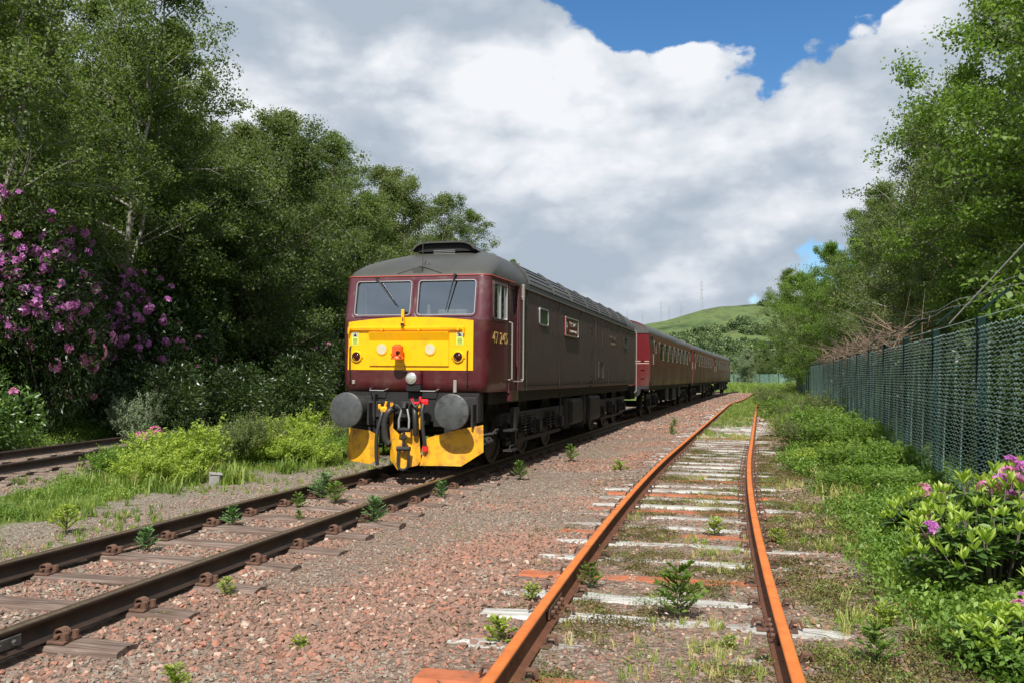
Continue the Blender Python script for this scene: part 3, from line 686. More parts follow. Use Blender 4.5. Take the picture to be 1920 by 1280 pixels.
# cab side windows and doors
for sx in (-1, 1):
    yc = 0.68; zc = 2.765
    xs = loco_w(zc)*taper(yc)
    tang = Vector((sx*(loco_w(zc)*taper(1.1)-loco_w(zc)*taper(0.45)), 0.65, 0)).normalized()
    nrm = Vector((sx*tang.y, -sx*tang.x*1.0, 0)); nrm = Vector((sx*abs(tang.y), -abs(tang.x), 0)).normalized()
    t3 = plane3((sx*xs+nrm.x*0.004, yc+nrm.y*0.004, zc), tang, (0, 0, 1), nrm)
    fo = window_unit('cab_side_window', loco, t3, 0.79, 0.655, 0.07, 0.035, M['glass'], M['maroon_win'], -0.02)
    b = MB(); b.box(t3(0.02, 0, -0.006), (0.03, 0.03, 0.58)); b.build('glazing_bar', M['silver'], fo)
    c = MB()
    pts = []
    for i in range(13): pts.append(t3(-0.30+0.2*i/12, 0, -0.07-0.025*math.sin(i*1.9)))
    V_ = [p+Vector((0, 0, dz)) for p in pts for dz in (-0.28, 0.30)]
    c.add(V_, [(2*i, 2*i+1, 2*i+3, 2*i+2) for i in range(12)]); c.build('curtain', M['curtain'], fo)
    # door: recessed leaf with drop window
    dr = empty('cab_door'); dr.parent = loco
    x = 1.262
    lf = MB(); lf.box((sx*(x-0.028), 1.51, 1.93), (0.03, 0.60, 1.28), bev=0.006); lf.box((sx*(x-0.028), 1.51, 3.085), (0.03, 0.60, 0.07))
    for yy in (1.235, 1.785): lf.box((sx*(x-0.028), yy, 2.81), (0.03, 0.05, 0.50))
    lf.build('door_leaf', M['side'], dr, 30)
    g = MB(); g.box((sx*(x-0.04), 1.51, 2.81), (0.008, 0.50, 0.48)); g.build('door_window', M['doorglass'], dr)
    fr = MB()
    for yy in (1.205, 1.815): fr.box((sx*(x+0.012), yy, 2.20), (0.03, 0.03, 1.86))
    fr.box((sx*(x+0.012), 1.51, 3.125), (0.03, 0.62, 0.03)); fr.box((sx*(x+0.0), 1.51, 1.285), (0.06, 0.62, 0.03)); fr.build('door_frame', M['maroon_win'], dr)
    hd = MB(); hd.tube([(sx*(x-0.01), 1.30, 2.10), (sx*(x+0.02), 1.30, 2.10), (sx*(x+0.02), 1.40, 2.10)], 0.010, 6); hd.build('handle', M['silver'], dr, 40)
    for yy, z0, z1 in ((1.17, 1.48, 2.46), (1.95, 1.48, 2.96)):
        h = MB(); X0 = sx*1.285; X1 = sx*1.345
        h.tube([(X0, yy, z0), (X1, yy, z0+0.02), (X1, yy, z1-0.02), (X0, yy, z1)], 0.014, 8); h.build('handrail', M['cream'], loco, 40)
    h = MB(); h.tube([(sx*1.345, 1.17, 1.50), (sx*1.35, 1.25, 1.455), (sx*1.35, 1.87, 1.455), (sx*1.345, 1.95, 1.50)], 0.012, 8)
    h.build('door_step_rail', M['cream'], loco, 40)
    wf = MB(); wf.box((sx*1.33, 1.99, 3.03), (0.05, 0.10, 0.30), bev=0.02); wf.build('rain_deflector', M['cream'], loco, 30)
    # steps below the door
    st = MB(); st.box((sx*1.27, 1.51, 1.21), (0.06, 0.56, 0.17)); st.build('step_plate', M['side'], loco)
    st = MB(); st.prism([(1.60, 1.0), (1.95, 1.0), (1.95, 0.92), (1.78, 0.62), (1.74, 0.30), (1.68, 0.30), (1.68, 0.62), (1.60, 0.9)], 'x', sx*1.20, sx*1.28)
    for z in (0.28, 0.62): st.box((sx*1.26, 1.45, z), (0.16, 0.42, 0.03))
    st.tube([(sx*1.30, 1.25, 0.30), (sx*1.30, 1.25, 0.36), (sx*1.30, 1.62, 0.36), (sx*1.30, 1.62, 0.30), (sx*1.30, 1.25, 0.30)], 0.012, 6)
    st.box((sx*1.24, 1.80, 0.45), (0.03, 0.025, 0.7)); st.build('cab_step', M['under2'], loco, 35)
    # bodyside fittings
    if sx > 0:
        t3 = plane3((1.322, 3.69, 2.70), (0, 1, 0), (0, 0, 1), (1, 0, 0))
        f = MB(); ring_mesh(f, rrect(0.78, 0.34, 0.05), rrect(0.72, 0.28, 0.03), t3, -0.01, 0.014); fo = f.build('small_side_window', M['silver'], loco)
        g = MB(); P = rrect(0.72, 0.28, 0.03); g.add([t3(u, v, 0.004) for u, v in P], [tuple(range(len(P)))]); g.build('pane', M['doorglass'], fo)
        for y, z0, z1, wd in ((9.83, 1.48, 3.02, 0.045), (10.9, 2.3, 2.75, 0.03)):
            s_ = MB(); s_.box((1.325, y, (z0+z1)/2), (0.022, wd, z1-z0)); s_.build('cover_strip', M['under2'], loco)
        for z in (2.80, 2.20, 1.58, 1.46):
            s_ = MB(); s_.cyl((1.30, 9.25, z), (1.326, 9.25, z), 0.075, n=14); s_.cyl((1.30, 9.25, z-0.14), (1.326, 9.25, z-0.14), 0.06, n=14); s_.build('filler_recess', M['void'], loco)
        s_ = MB(); 
        ring_mesh(s_, rrect(0.75, 0.45, 0.03), rrect(0.71, 0.41, 0.02), plane3((1.322, 10.7, 1.72), (0, 1, 0), (0, 0, 1), (1, 0, 0)), -0.01, 0.012); s_.build('access_hatch', M['side'], loco)
        s_ = MB(); ring_mesh(s_, rrect(0.7, 0.34, 0.05), rrect(0.66, 0.30, 0.04), plane3((1.322, 15.6, 2.62), (0, 1, 0), (0, 0, 1), (1, 0, 0)), -0.01, 0.012); s_.build('rear_side_window', M['under2'], loco)

def text_obj(name, txt, size, mat, parent, loc, rot, ext=0.003, align='CENTER', scale=(1, 1, 1)):
    c = bpy.data.curves.new(name, 'FONT'); c.body = txt; c.size = size; c.align_x = align; c.align_y = 'CENTER'; c.extrude = ext
    tmp = bpy.data.objects.new(name, c); COL.objects.link(tmp)
    me = bpy.data.meshes.new_from_object(tmp.evaluated_get(bpy.context.evaluated_depsgraph_get())); bpy.data.objects.remove(tmp)
    me.materials.clear(); me.materials.append(mat)
    o = bpy.data.objects.new(name, me); COL.objects.link(o); o.parent = parent; o.location = loc; o.rotation_euler = rot; o.scale = scale
    return o
RS = (math.pi/2, 0, math.pi/2)           # reads on the right hand side
xs = loco_w(2.15)*taper(0.72)
text_obj('running_number', '47 245', 0.265, M['gold'], loco, (xs+0.008, 0.66, 2.155), (math.pi/2, 0, math.pi/2-0.035), 0.002, scale=(1.12, 1, 1))
d_ = MB()
for k in range(4): d_.box((WB*0.955+0.002, 0.86, 1.66-0.035*k), (0.004, 0.26, 0.012))
d_.build('data_panel', M['dimgold'], loco)
text_obj('depot_mark', 'XO', 0.15, M['dimgold'], loco, (1.262, 0.86, 1.42), (math.pi/2, 0, math.pi/2-0.035), 0.002)
npl = MB(); npl.box((1.333, 6.45, 2.64), (0.03, 1.50, 0.42)); npo = npl.build('nameplate', M['plate_red'], loco)
npf = MB(); ring_mesh(npf, rrect(1.50, 0.42, 0.01, 3), rrect(1.44, 0.36, 0.01, 3), plane3((1.349, 6.45, 2.64), (0, 1, 0), (0, 0, 1), (1, 0, 0)), -0.01, 0.010); npf.build('plate_rim', M['plate_rim'], npo)
text_obj('plate_lettering', 'V.E. DAY', 0.165, M['plate_rim'], npo, (1.349, 6.57, 2.705), RS, 0.004, scale=(1.25, 1, 1))
text_obj('plate_lettering', '75th ANNIVERSARY', 0.085, M['plate_rim'], npo, (1.349, 6.62, 2.545), RS, 0.004, scale=(1.15, 1, 1))
cr = MB(); t3 = plane3((1.349, 5.85, 2.66), (0, 1, 0), (0, 0, 1), (1, 0, 0))
ring_mesh(cr, rrect(0.14, 0.14, 0.069), rrect(0.08, 0.08, 0.039), t3, -0.002, 0.005); cr.add([t3(-0.03, -0.06, 0.005), t3(0.03, -0.06, 0.005), t3(0.0, -0.16, 0.005)], [(0, 1, 2)]); cr.build('plate_emblem', M['plate_rim'], npo)
text_obj('operator_lettering', 'WEST COAST', 0.16, M['dimgold'], loco, (1.322, 13.0, 2.66), RS, 0.002, scale=(1.3, 1, 1))
text_obj('operator_lettering', 'RAILWAYS', 0.16, M['dimgold'], loco, (1.322, 13.0, 2.48), RS, 0.002, scale=(1.3, 1, 1))

for y_ in (2.32, 5.25, 7.75, 12.1, 14.35, 16.5):
    q = MB(); q.box((1.319, y_, 2.2), (0.010, 0.018, 1.80)); q.build('body_seam', M['under2'], loco)
q = MB(); q.box((1.312, 10.2, 1.36), (0.014, 15.9, 0.02)); q.build('waist_seam', M['under2'], loco)
# nose: yellow panel, following the rounded corners slightly
yp = MB(); zz = [1.632, 1.9, 2.15, 2.40]; xx = np.concatenate([[-1.185, -1.165, -1.13], np.linspace(-1.08, 1.02, 12)])
def nose_y(x):
    wf = WB*taper(0.16)*0.985; e = wf-0.16; ax = abs(x)
    return 0 if ax <= e else 0.16-math.sqrt(max(0, 0.16**2-(ax-e)**2))
def top_z(x): return 2.475-0.06*(x/1.03)**2
V_ = []
for j in range(4):
    for x in xx:
        z = zz[j] if j < 3 else top_z(x); V_.append((x, nose_y(x)-0.006, z))
F_ = [(j*15+i, j*15+i+1, (j+1)*15+i+1, (j+1)*15+i) for j in range(3) for i in range(14)]
# lip along the top
V_ += [(x, nose_y(x)+0.03, top_z(x)+0.012) for x in xx]; F_ += [(45+i, 46+i, 61+i, 60+i) for i in range(14)]
yp.add(V_, F_); nose = yp.build('warning_panel', M['yellow'], loco, 30)
hb = MB()     # headcode box, its top sloping back, framed by a thin joint
hb.prism([(1.70, -0.005), (1.70, -0.030), (2.10, -0.030), (2.23, -0.085), (2.245, -0.005)], 'x', -0.74, 0.62)
hb.v = [(x, z_, y_) for (x, y_, z_) in hb.v]
hb.build('headcode_box', M['yellow'], loco)
for x in (-0.52, 0.31):
    dk = MB(); dk.lathe((x, -0.028, 1.965), (0, -1, 0), [(0, 0.10), (0.014, 0.10), (0.016, 0.085)], 28); dko = dk.build('marker_light', M['yellow'], loco, 35)
    dk = MB(); dk.lathe((x, -0.040, 1.965), (0, -1, 0), [(0, 0.084), (0.008, 0.082)], 28); dk.build('lens', M['disc'], dko, 35)
for x in (-0.97, 0.775):
    tl = MB(); y = nose_y(x)-0.006
    tl.lathe((x, y, 1.845), (0, -1, 0), [(0, 0.098), (0.02, 0.098), (0.03, 0.088), (0.03, 0.06), (0.005, 0.058)], 28)
    for sx in (-1, 1): tl.box((x+sx*0.10, y-0.01, 1.835), (0.03, 0.02, 0.03), bev=0.006)
    tlo = tl.build('tail_lamp', M['yellow'], loco, 35)
    l = MB(); l.lathe((x, y-0.004, 1.845), (0, -1, 0), [(0, 0.060), (0.015, 0.05), (0.024, 0.025)], 20); l.build('lens', M['redlens'], tlo, 60)
    l = MB(); ring_mesh(l, rrect(0.150, 0.150, 0.075, 8), rrect(0.118, 0.118, 0.058, 8), plane3((x, y-0.0305, 1.845), (1, 0, 0), (0, 0, 1), (0, -1, 0)), -0.01, 0.003); l.build('rim', M['rubber'], tlo)
for x in (-1.0, 0.80):
    st = MB(); y = nose_y(x)-0.010; st.box((x, y, 2.13), (0.115, 0.004, 0.20)); so_ = st.build('warning_sticker', M['sticker'], loco)
    s2 = MB(); s2.box((x, y-0.0035, 2.195), (0.105, 0.002, 0.065)); s2.build('sticker_head', M['sticker_w'], so_)
    s3 = MB(); s3.add([(x-0.032, y-0.006, 2.17), (x+0.032, y-0.006, 2.17), (x, y-0.006, 2.222)], [(0, 1, 2)]); 
    for k in range(5): s3.box((x, y-0.0045, 2.135-0.02*k), (0.075 if k % 2 else 0.088, 0.002, 0.006))
    s3.build('sticker_print', M['ink'], so_)
# hand bar across the nose
hb = MB(); hb.box((-0.11, -0.055, 2.305), (1.98, 0.022, 0.040), bev=0.006)
for x in (-1.09, -0.52, 0.12, 0.78): hb.box((x, -0.035, 2.29), (0.03, 0.06, 0.065))
for x in (-1.10, 0.87): hb.box((x, -0.045, 2.262), (0.02, 0.04, 0.10))
hb.build('nose_hand_bar', M['yellow'], loco, 30)
cl = MB(); cl.box((-0.165, -0.03, 2.50), (0.05, 0.04, 0.20), bev=0.006); cl.box((-0.155, -0.07, 2.385), (0.07, 0.05, 0.03)); cl.build('centre_bracket', M['yellow'], loco, 30)
cl = MB(); cl.cyl((-0.15, -0.075, 2.34), (-0.15, -0.075, 2.47), 0.008, n=8); cl.box((-0.15, -0.08, 2.355), (0.05, 0.05, 0.045)); cl.build('lamp_iron', M['rubber'], loco)
# orange portable lamp on its iron
lp = empty('tail_lamp_box'); lp.parent = loco
a = MB(); a.box((-0.19, -0.17, 1.93), (0.15, 0.15, 0.18), bev=0.02); a.cyl((-0.19, -0.17, 2.01), (-0.19, -0.17, 2.035), 0.05, n=16); a.build('lamp_body', M['orange'], lp, 35)
a = MB(); a.lathe((-0.19, -0.17, 1.80), (0, 0, 1), [(0, 0.105), (0.02, 0.105), (0.05, 0.085), (0.05, 0.07)], 20); a.cyl((-0.24, -0.24, 1.87), (-0.24, -0.27, 1.87), 0.03, n=12); a.cyl((-0.12, -0.25, 1.86), (-0.12, -0.27, 1.86), 0.022, n=12); a.build('lamp_foot', M['orange'], lp, 35)
a = MB(); a.cyl((-0.15, -0.245, 1.90), (-0.15, -0.27, 1.90), 0.034, n=14); a.build('lens', M['redlens'], lp)
a = MB(); a.box((-0.19, -0.06, 1.86), (0.05, 0.11, 0.03)); a.build('bracket', M['rubber'], lp)
# high intensity headlight in its box
a = MB(); a.box((0.06, -0.055, 1.50), (0.24, 0.11, 0.22), bev=0.02); a.box((0.0, -0.03, 1.618), (0.34, 0.10, 0.012)); ho = a.build('headlight', M['maroon'], loco, 35)
a = MB(); a.lathe((0.025, -0.108, 1.50), (0, -1, 0), [(0, 0.092), (0.02, 0.092), (0.025, 0.084)], 28); a.build('bezel', M['silver'], ho, 35)
a = MB(); a.lathe((0.025, -0.128, 1.50), (0, -1, 0), [(0, 0.083), (0.012, 0.066), (0.020, 0.035), (0.022, 0.005)], 28); a.build('lens', M['lens'], ho, 70)
a = MB(); a.box((0.06, -0.05, 1.35), (0.24, 0.10, 0.10)); a.build('headlight_shroud', M['void'], loco)
# irons, steps and small fittings low on the nose
for x, z0, z1 in ((-1.075, 1.42, 2.02), (0.935, 1.38, 1.95)):
    a = MB(); y = nose_y(x); a.tube([(x, y, z1), (x, y-0.05, z1-0.03), (x, y-0.05, z0+0.02), (x, y, z0)], 0.010, 8); a.build('grab_iron', M['rubber'], loco, 40)
for x in (-0.57, 0.30):
    a = MB(); a.tube([(x-0.15, 0.0, 1.33), (x-0.12, -0.10, 1.30), (x+0.12, -0.10, 1.30), (x+0.15, 0.0, 1.33)], 0.010, 6); a.build('foot_rung', M['silver'], loco, 40)
a = MB(); a.box((0.73, -0.02, 1.38), (0.055, 0.03, 0.20), bev=0.006); a.build('lamp_iron', M['cream'], loco)
a = MB(); a.box((-1.02, -0.0, 1.43), (0.05, 0.05, 0.07), bev=0.01); a.build('jumper_socket', M['cream'], loco)
a = MB()
for x, z, h_, w_ in ((0, 3.45, 0.5, 0.006), (0.03, 3.40, 0.14, 0.008), (0.09, 3.36, 0.10, 0.008)): a.cyl((x, loco_y0(3.36)+0.02, 3.30), (x+0.02*(x > 0), loco_y0(3.36)+0.02, 3.30+h_), w_, n=6)
a.box((0.0, loco_y0(3.36)-0.02, 3.31), (0.16, 0.06, 0.04)); a.box((0.0, loco_y0(3.25)-0.01, 3.24), (0.16, 0.05, 0.12)); a.build('horn_and_aerial', M['roof'], loco)
a = MB(); a.tube([(-0.34, loco_y0(3.20), 3.20), (-0.10, loco_y0(3.28), 3.29), (0.0, loco_y0(3.33), 3.34)], 0.008, 6); a.tube([(0.0, loco_y0(3.33), 3.34), (0.14, loco_y0(3.28), 3.30), (0.42, loco_y0(3.20), 3.20)], 0.008, 6); a.build('brow_cable', M['roof'], loco)
# roof hood: horseshoe fairing, open to the front
a = MB(); th_ = np.linspace(math.radians(20), math.radians(160), 17)
def roofz(x): 
    lo, hi = 3.12, 3.86
    for _ in range(30):
        m_ = (lo+hi)/2
        if loco_w(m_) > abs(x): lo = m_
        else: hi = m_
    return lo
xsn = np.linspace(-0.60, 0.60, 17)
V_ = []
for (yy, up, sc) in ((1.42, 0.115, 1.0), (1.62, 0.135, 0.96), (3.2, 0.05, 0.9), (1.42, 0.085, 0.95)):
    for x in xsn:
        e = 1-abs(x/0.60)**6
        V_.append((x*sc, yy, min(roofz(x), 3.80)-0.03+(up+0.03)*e))
F_ = [(j*17+i, j*17+i+1, (j+1)*17+i+1, (j+1)*17+i) for j in (0, 1) for i in range(16)]+[(i, 51+i, 52+i, i+1) for i in range(16)]
a.add(V_, F_); a.build('roof_hood', M['roof'], loco, 40)
a = MB(); a.add([(x*0.97, 1.50, min(roofz(x), 3.80)-0.06) for x in xsn]+[(x*0.97, 1.50, min(roofz(x), 3.80)+0.10*(1-abs(x/0.6)**6)) for x in xsn], [(i, i+1, 18+i, 17+i) for i in range(16)])
a.build('hood_grille', M['void'], loco)
for k in range(3):
    b_ = MB(); b_.tube([(x, 1.44, 3.69+0.03*k) for x in (-0.18, 0.22)], 0.006, 6); b_.build('hood_bar', M['silver'], loco)
# roof side grilles: framed panels with louvre slats, either side
def roof_pt(f, y, out=0.0):
    """f 0..1 from gutter to crown on the right side"""
    z = 3.17+f*0.60; w = loco_w(z); dz = 0.01
    w2 = loco_w(z+dz); n = Vector((dz, 0, w-w2)).normalized(); return Vector((w, y, z))+n*out
panels = [(2.55, 4.60, 5), (4.72, 6.55, 5), (6.67, 8.55, 6), (8.67, 10.45, 6), (10.57, 12.4, 6), (12.52, 14.3, 6), (14.42, 16.1, 6)]
slat_meshes = {}
for sx in (-1, 1):
    for (y0, y1, ns) in panels:
        g = MB(); f0, f1 = 0.10, 0.80
        K = 8
        V_ = [roof_pt(f0+(f1-f0)*k/K, y, 0.006) for k in range(K+1) for y in (y0, y1)]
        g.add([(sx*v.x, v.y, v.z) for v in V_], [(2*k, 2*k+1, 2*k+3, 2*k+2) for k in range(K)]); go = g.build('roof_grille', M['void'], loco)
        for y in (y0, y1):
            fr = MB(); P = [roof_pt(f0+(f1-f0)*k/K, y, 0.022) for k in range(K+1)]; fr.tube([(sx*p.x, p.y, p.z) for p in P], 0.028, 4); fr.build('grille_frame', M['slat'], go)
        for k in range(ns):
            f = f0+(f1-f0)*(k+0.5)/ns; p = roof_pt(f, 0, 0.018); q = roof_pt(f+0.03, 0, 0.018); d = (q-p).normalized()
            s_ = MB(); hw = 0.034 if ns == 5 else 0.022
            V_ = []
            for y in (y0, y1):
                V_ += [p-d*hw+Vector((0, y, 0)), p+d*hw+Vector((0, y, 0)), p+d*hw+Vector((0, y, 0))-Vector((0.012, 0, 0.012)), p-d*hw+Vector((0, y, 0))-Vector((0.012, 0, 0.012))]
            s_.add([(sx*v.x, v.y, v.z) for v in V_], [(0, 1, 5, 4), (1, 2, 6, 5), (2, 3, 7, 6), (3, 0, 4, 7), (0, 3, 2, 1), (4, 5, 6, 7)]); s_.build('slat', M['slat'], go)
# cab interior
ci = MB(); ci.box((0, 1.95, 2.5), (2.3, 0.03, 1.3)); ci.box((0, 1.0, 1.95), (2.3, 1.9, 0.03)); ci.build('cab_bulkhead', M['cabgrey'], loco)
ci = MB(); ci.box((0, 0.38, 2.49), (2.15, 0.45, 0.05), bev=0.01); ci.box((0.55, 0.45, 2.56), (0.5, 0.25, 0.12), bev=0.02); ci.build('driving_desk', M['desk'], loco)
for x in (-0.6, 0.6):
    ci = MB(); ci.box((x, 1.25, 2.45), (0.45, 0.10, 0.65), bev=0.04); ci.box((x, 1.0, 2.15), (0.45, 0.45, 0.10), bev=0.04); ci.build('cab_seat', M['rubber'], loco, 35)
ci = MB(); ci.box((0.15, 0.33, 2.60), (0.04, 0.04, 0.20)); ci.cyl((0.15, 0.33, 2.52), (0.15, 0.33, 2.62), 0.035, n=10); ci.build('bottle', M['curtain'], loco)
ci = MB(); ci.lathe((0.55, 0.62, 2.98), (0, 1, -0.25), [(0, 0.26), (0.02, 0.27), (0.04, 0.24)], 28); ci.v = [(0.55+(x-0.55)*1.35, y, z) for x, y, z in ci.v]; ci.build('sun_visor', M['ink'], loco, 40)

# underframe, buffer beam
u = MB(); u.box((0, 9.3, 1.18), (2.2, 17.4, 0.20)); u.build('solebar', M['under'], loco)
u = MB(); u.box((0, 0.12, 1.05), (2.25, 0.22, 0.46)); u.box((-0.62, 0.02, 0.93), (0.62, 0.10, 0.40), bev=0.01); u.box((0.62, 0.02, 0.93), (0.50, 0.10, 0.40), bev=0.01); u.build('buffer_beam', M['under'], loco)
for x in (-0.62, -0.03):
    u = MB(); u.box((x, -0.03, 1.0), (0.24 if x < -0.3 else 0.30, 0.08, 0.26), bev=0.01); u.build('beam_box', M['under2'], loco, 35)
for sx in (-1, 1):
    x = sx*0.87
    b = MB(); b.lathe((x, -0.615, 1.0), (0, 1, 0), [(0, 0.255), (0.008, 0.272), (0.035, 0.278), (0.055, 0.25), (0.075, 0.13), (0.10, 0.10), (0.30, 0.095)], 40); bo = b.build('buffer', M['buffer'], loco, 35)
    b = MB(); b.lathe((x, -0.33, 1.0), (0, 1, 0), [(0, 0.135), (0.03, 0.15), (0.20, 0.155), (0.25, 0.19), (0.35, 0.19)], 24); b.build('buffer_stock', M['under2'], bo, 35)
    b = MB(); b.box((x+sx*0.02, 0.0, 1.0), (0.40, 0.05, 0.42), bev=0.01); b.box((x+0.20, -0.10, 0.93), (0.03, 0.22, 0.34)); b.box((x+0.26, -0.05, 1.03), (0.03, 0.15, 0.44), bev=0.01)
    b.build('buffer_pad', M['under2'], bo, 35)
# coupling
k = MB(); k.box((0.0, -0.10, 1.02), (0.10, 0.28, 0.16), bev=0.02); k.tube([(0, -0.22, 1.08), (0, -0.32, 1.10), (0, -0.37, 1.04), (0, -0.33, 0.97), (0, -0.26, 0.97)], 0.035, 8); k.build('draw_hook', M['under'], loco, 40)
k = empty('screw_coupling'); k.parent = loco
m_ = MB()
for sx in (-1, 1): m_.tube([(sx*0.045, -0.32, 1.02), (sx*0.085, -0.34, 0.86), (sx*0.085, -0.345, 0.70)], 0.017, 8)
m_.build('shackle', M['silver'], k, 40)
m_ = MB(); m_.cyl((-0.10, -0.345, 0.695), (0.10, -0.345, 0.695), 0.035, n=12); m_.cyl((0, -0.345, 0.74), (0, -0.345, 0.36), 0.022, n=10)
for z in np.arange(0.40, 0.68, 0.022): m_.lathe((0, -0.345, z), (0, 0, 1), [(0, 0.022), (0.006, 0.029), (0.012, 0.022)], 10)
m_.box((0, -0.345, 0.57), (0.09, 0.05, 0.05), bev=0.01); m_.build('screw', M['under2'], k, 40)
m_ = MB(); m_.cyl((-0.11, -0.345, 0.40), (0.11, -0.345, 0.40), 0.037, n=12)
pp = [(-0.085, -0.345, 0.40), (-0.088, -0.355, 0.20)]+[(0.088*math.cos(a), -0.36, 0.13-0.07*math.sin(a)) for a in np.linspace(math.pi, 0, 9)*-1+math.pi*0][0:0]
arc = [(-0.088*math.cos(a), -0.36, 0.16-0.088*math.sin(a)) for a in np.linspace(0, math.pi, 9)]
m_.tube([(-0.085, -0.345, 0.40)]+arc+[(0.085, -0.345, 0.40)], 0.022, 8); m_.build('link', M['under2'], k, 40)
# hoses
def hose(name, pts, r, mat, coil=False, tap=None):
    P = smoothpts(pts, 6); m_ = MB()
    rr = [r*(1.14 if coil and (i % 2) else 1.0) for i in range(len(P))]; m_.tube([tuple(p) for p in P], rr, 10); o = m_.build(name, mat, loco, 50)
    if tap:
        t = MB(); p = Vector(pts[0]); t.lathe(p+Vector((0, 0, -0.03)), (0, 0, 1), [(0, r*1.5), (0.05, r*1.8), (0.07, r*1.3)], 12); t.box(p+Vector((0.0, -0.02, 0.03)), (0.15, 0.05, 0.05), bev=0.012)
        t.box(p+Vector((-0.05, -0.03, 0.06)), (0.04, 0.05, 0.07), bev=0.01); t.box(p+Vector((0.06, -0.03, 0.0)), (0.04, 0.05, 0.07), bev=0.01); t.build('tap', tap, o, 35)
    return o
hose('brake_hose', [(-0.43, -0.16, 0.99), (-0.44, -0.22, 0.88), (-0.49, -0.26, 0.60), (-0.50, -0.25, 0.30), (-0.49, -0.22, 0.12)], 0.030, M['hose'], tap=M['ytap'])
hose('brake_hose', [(0.28, -0.20, 1.12), (0.27, -0.26, 1.00), (0.29, -0.28, 0.75), (0.31, -0.26, 0.55), (0.32, -0.24, 0.42)], 0.030, M['hose'], tap=M['red'])
hose('heating_hose', [(-0.22, -0.10, 1.02), (-0.30, -0.22, 0.98), (-0.37, -0.24, 0.80), (-0.36, -0.22, 0.55), (-0.30, -0.2, 0.45)], 0.045, M['hose'], coil=True)
hose('heating_hose', [(0.09, -0.12, 1.03), (0.13, -0.22, 0.98), (0.15, -0.24, 0.80), (0.14, -0.2, 0.60)], 0.038, M['hose'], coil=True)
hose('jumper_cable', [(-0.30, -0.15, 0.95), (-0.20, -0.24, 1.08), (-0.10, -0.24, 1.02)], 0.018, M['hose'])
hose('jumper_cable', [(0.10, -0.25, 1.12), (0.16, -0.26, 1.05), (0.20, -0.24, 1.10)], 0.018, M['hose'])
a = MB(); a.tube([(0.06, -0.2, 1.18), (0.10, -0.21, 1.08)], 0.010, 6); a.tube([(0.09, -0.2, 1.19), (0.12, -0.21, 1.09)], 0.008, 6); a.tube([(0.12, -0.2, 1.10), (0.22, -0.21, 1.12)], 0.022, 8); a.build('tap_lever', M['red'], loco)
a = MB(); a.cyl((0.32, -0.24, 0.44), (0.32, -0.24, 0.36), 0.045, n=12); a.build('hose_coupling', M['red'], loco)
a = MB(); a.cyl((-0.40, -0.17, 1.02), (-0.37, -0.17, 1.13), 0.02, n=8); a.build('tap_lever', M['ytap'], loco)
# ploughs: folded plates
def plough(pts, th=0.012, bends=None):
    """pts: closed outline as (x,y,z) with interior fold line handled by splitting into facets"""
    pass
def facets(name, V_, F_):
    m_ = MB(); m_.add(V_, F_); o = m_.build(name, M['plough_yellow'], loco); s = o.modifiers.new('plate', 'SOLIDIFY'); s.thickness = 0.016; s.offset = 0; return o
# viewer's left
facets('plough_blade', [(-1.09, 0.02, 0.69), (-1.10, -0.02, 0.17), (-0.98, -0.12, 0.16), (-0.93, -0.16, 0.69), (-0.62, -0.22, 0.13), (-0.64, -0.20, 0.66), (-0.50, -0.10, 0.22), (-0.56, -0.12, 0.60)],
       [(0, 1, 2, 3), (3, 2, 4, 5), (5, 4, 6, 7)])
# centre
facets('plough_blade', [(-0.34, -0.10, 0.75), (-0.30, -0.14, 0.21), (-0.11, -0.30, 0.06), (-0.12, -0.24, 0.62), (-0.30, -0.15, 0.60), (0.17, -0.16, 0.13), (0.20, -0.10, 0.20), (0.16, -0.12, 0.72), (0.02, -0.18, 0.68)],
       [(0, 4, 3), (4, 1, 2, 3), (3, 2, 5, 8), (8, 5, 6, 7)])
for x_, w_ in ((-0.305, 0.055), (0.165, 0.04)):
    b = MB(); b.box((x_, -0.10, 0.90), (w_, 0.02, 0.42)); b.build('plough_stay', M['plough_yellow'], loco)
# viewer's right: wide blade swept outwards
facets('plough_blade', [(0.22, -0.20, 0.13), (0.34, -0.18, 0.57), (0.62, -0.30, 0.15), (0.68, -0.24, 0.66), (0.93, -0.28, 0.15), (0.90, -0.20, 0.72), (1.22, -0.06, 0.36), (1.20, -0.02, 0.78)],
       [(0, 2, 3, 1), (2, 4, 5, 3), (4, 6, 7, 5)])
for x in (-0.8, 0.8):
    b = MB(); b.box((x, 0.05, 0.75), (0.5, 0.10, 0.30)); b.build('plough_bracket', M['under'], loco)

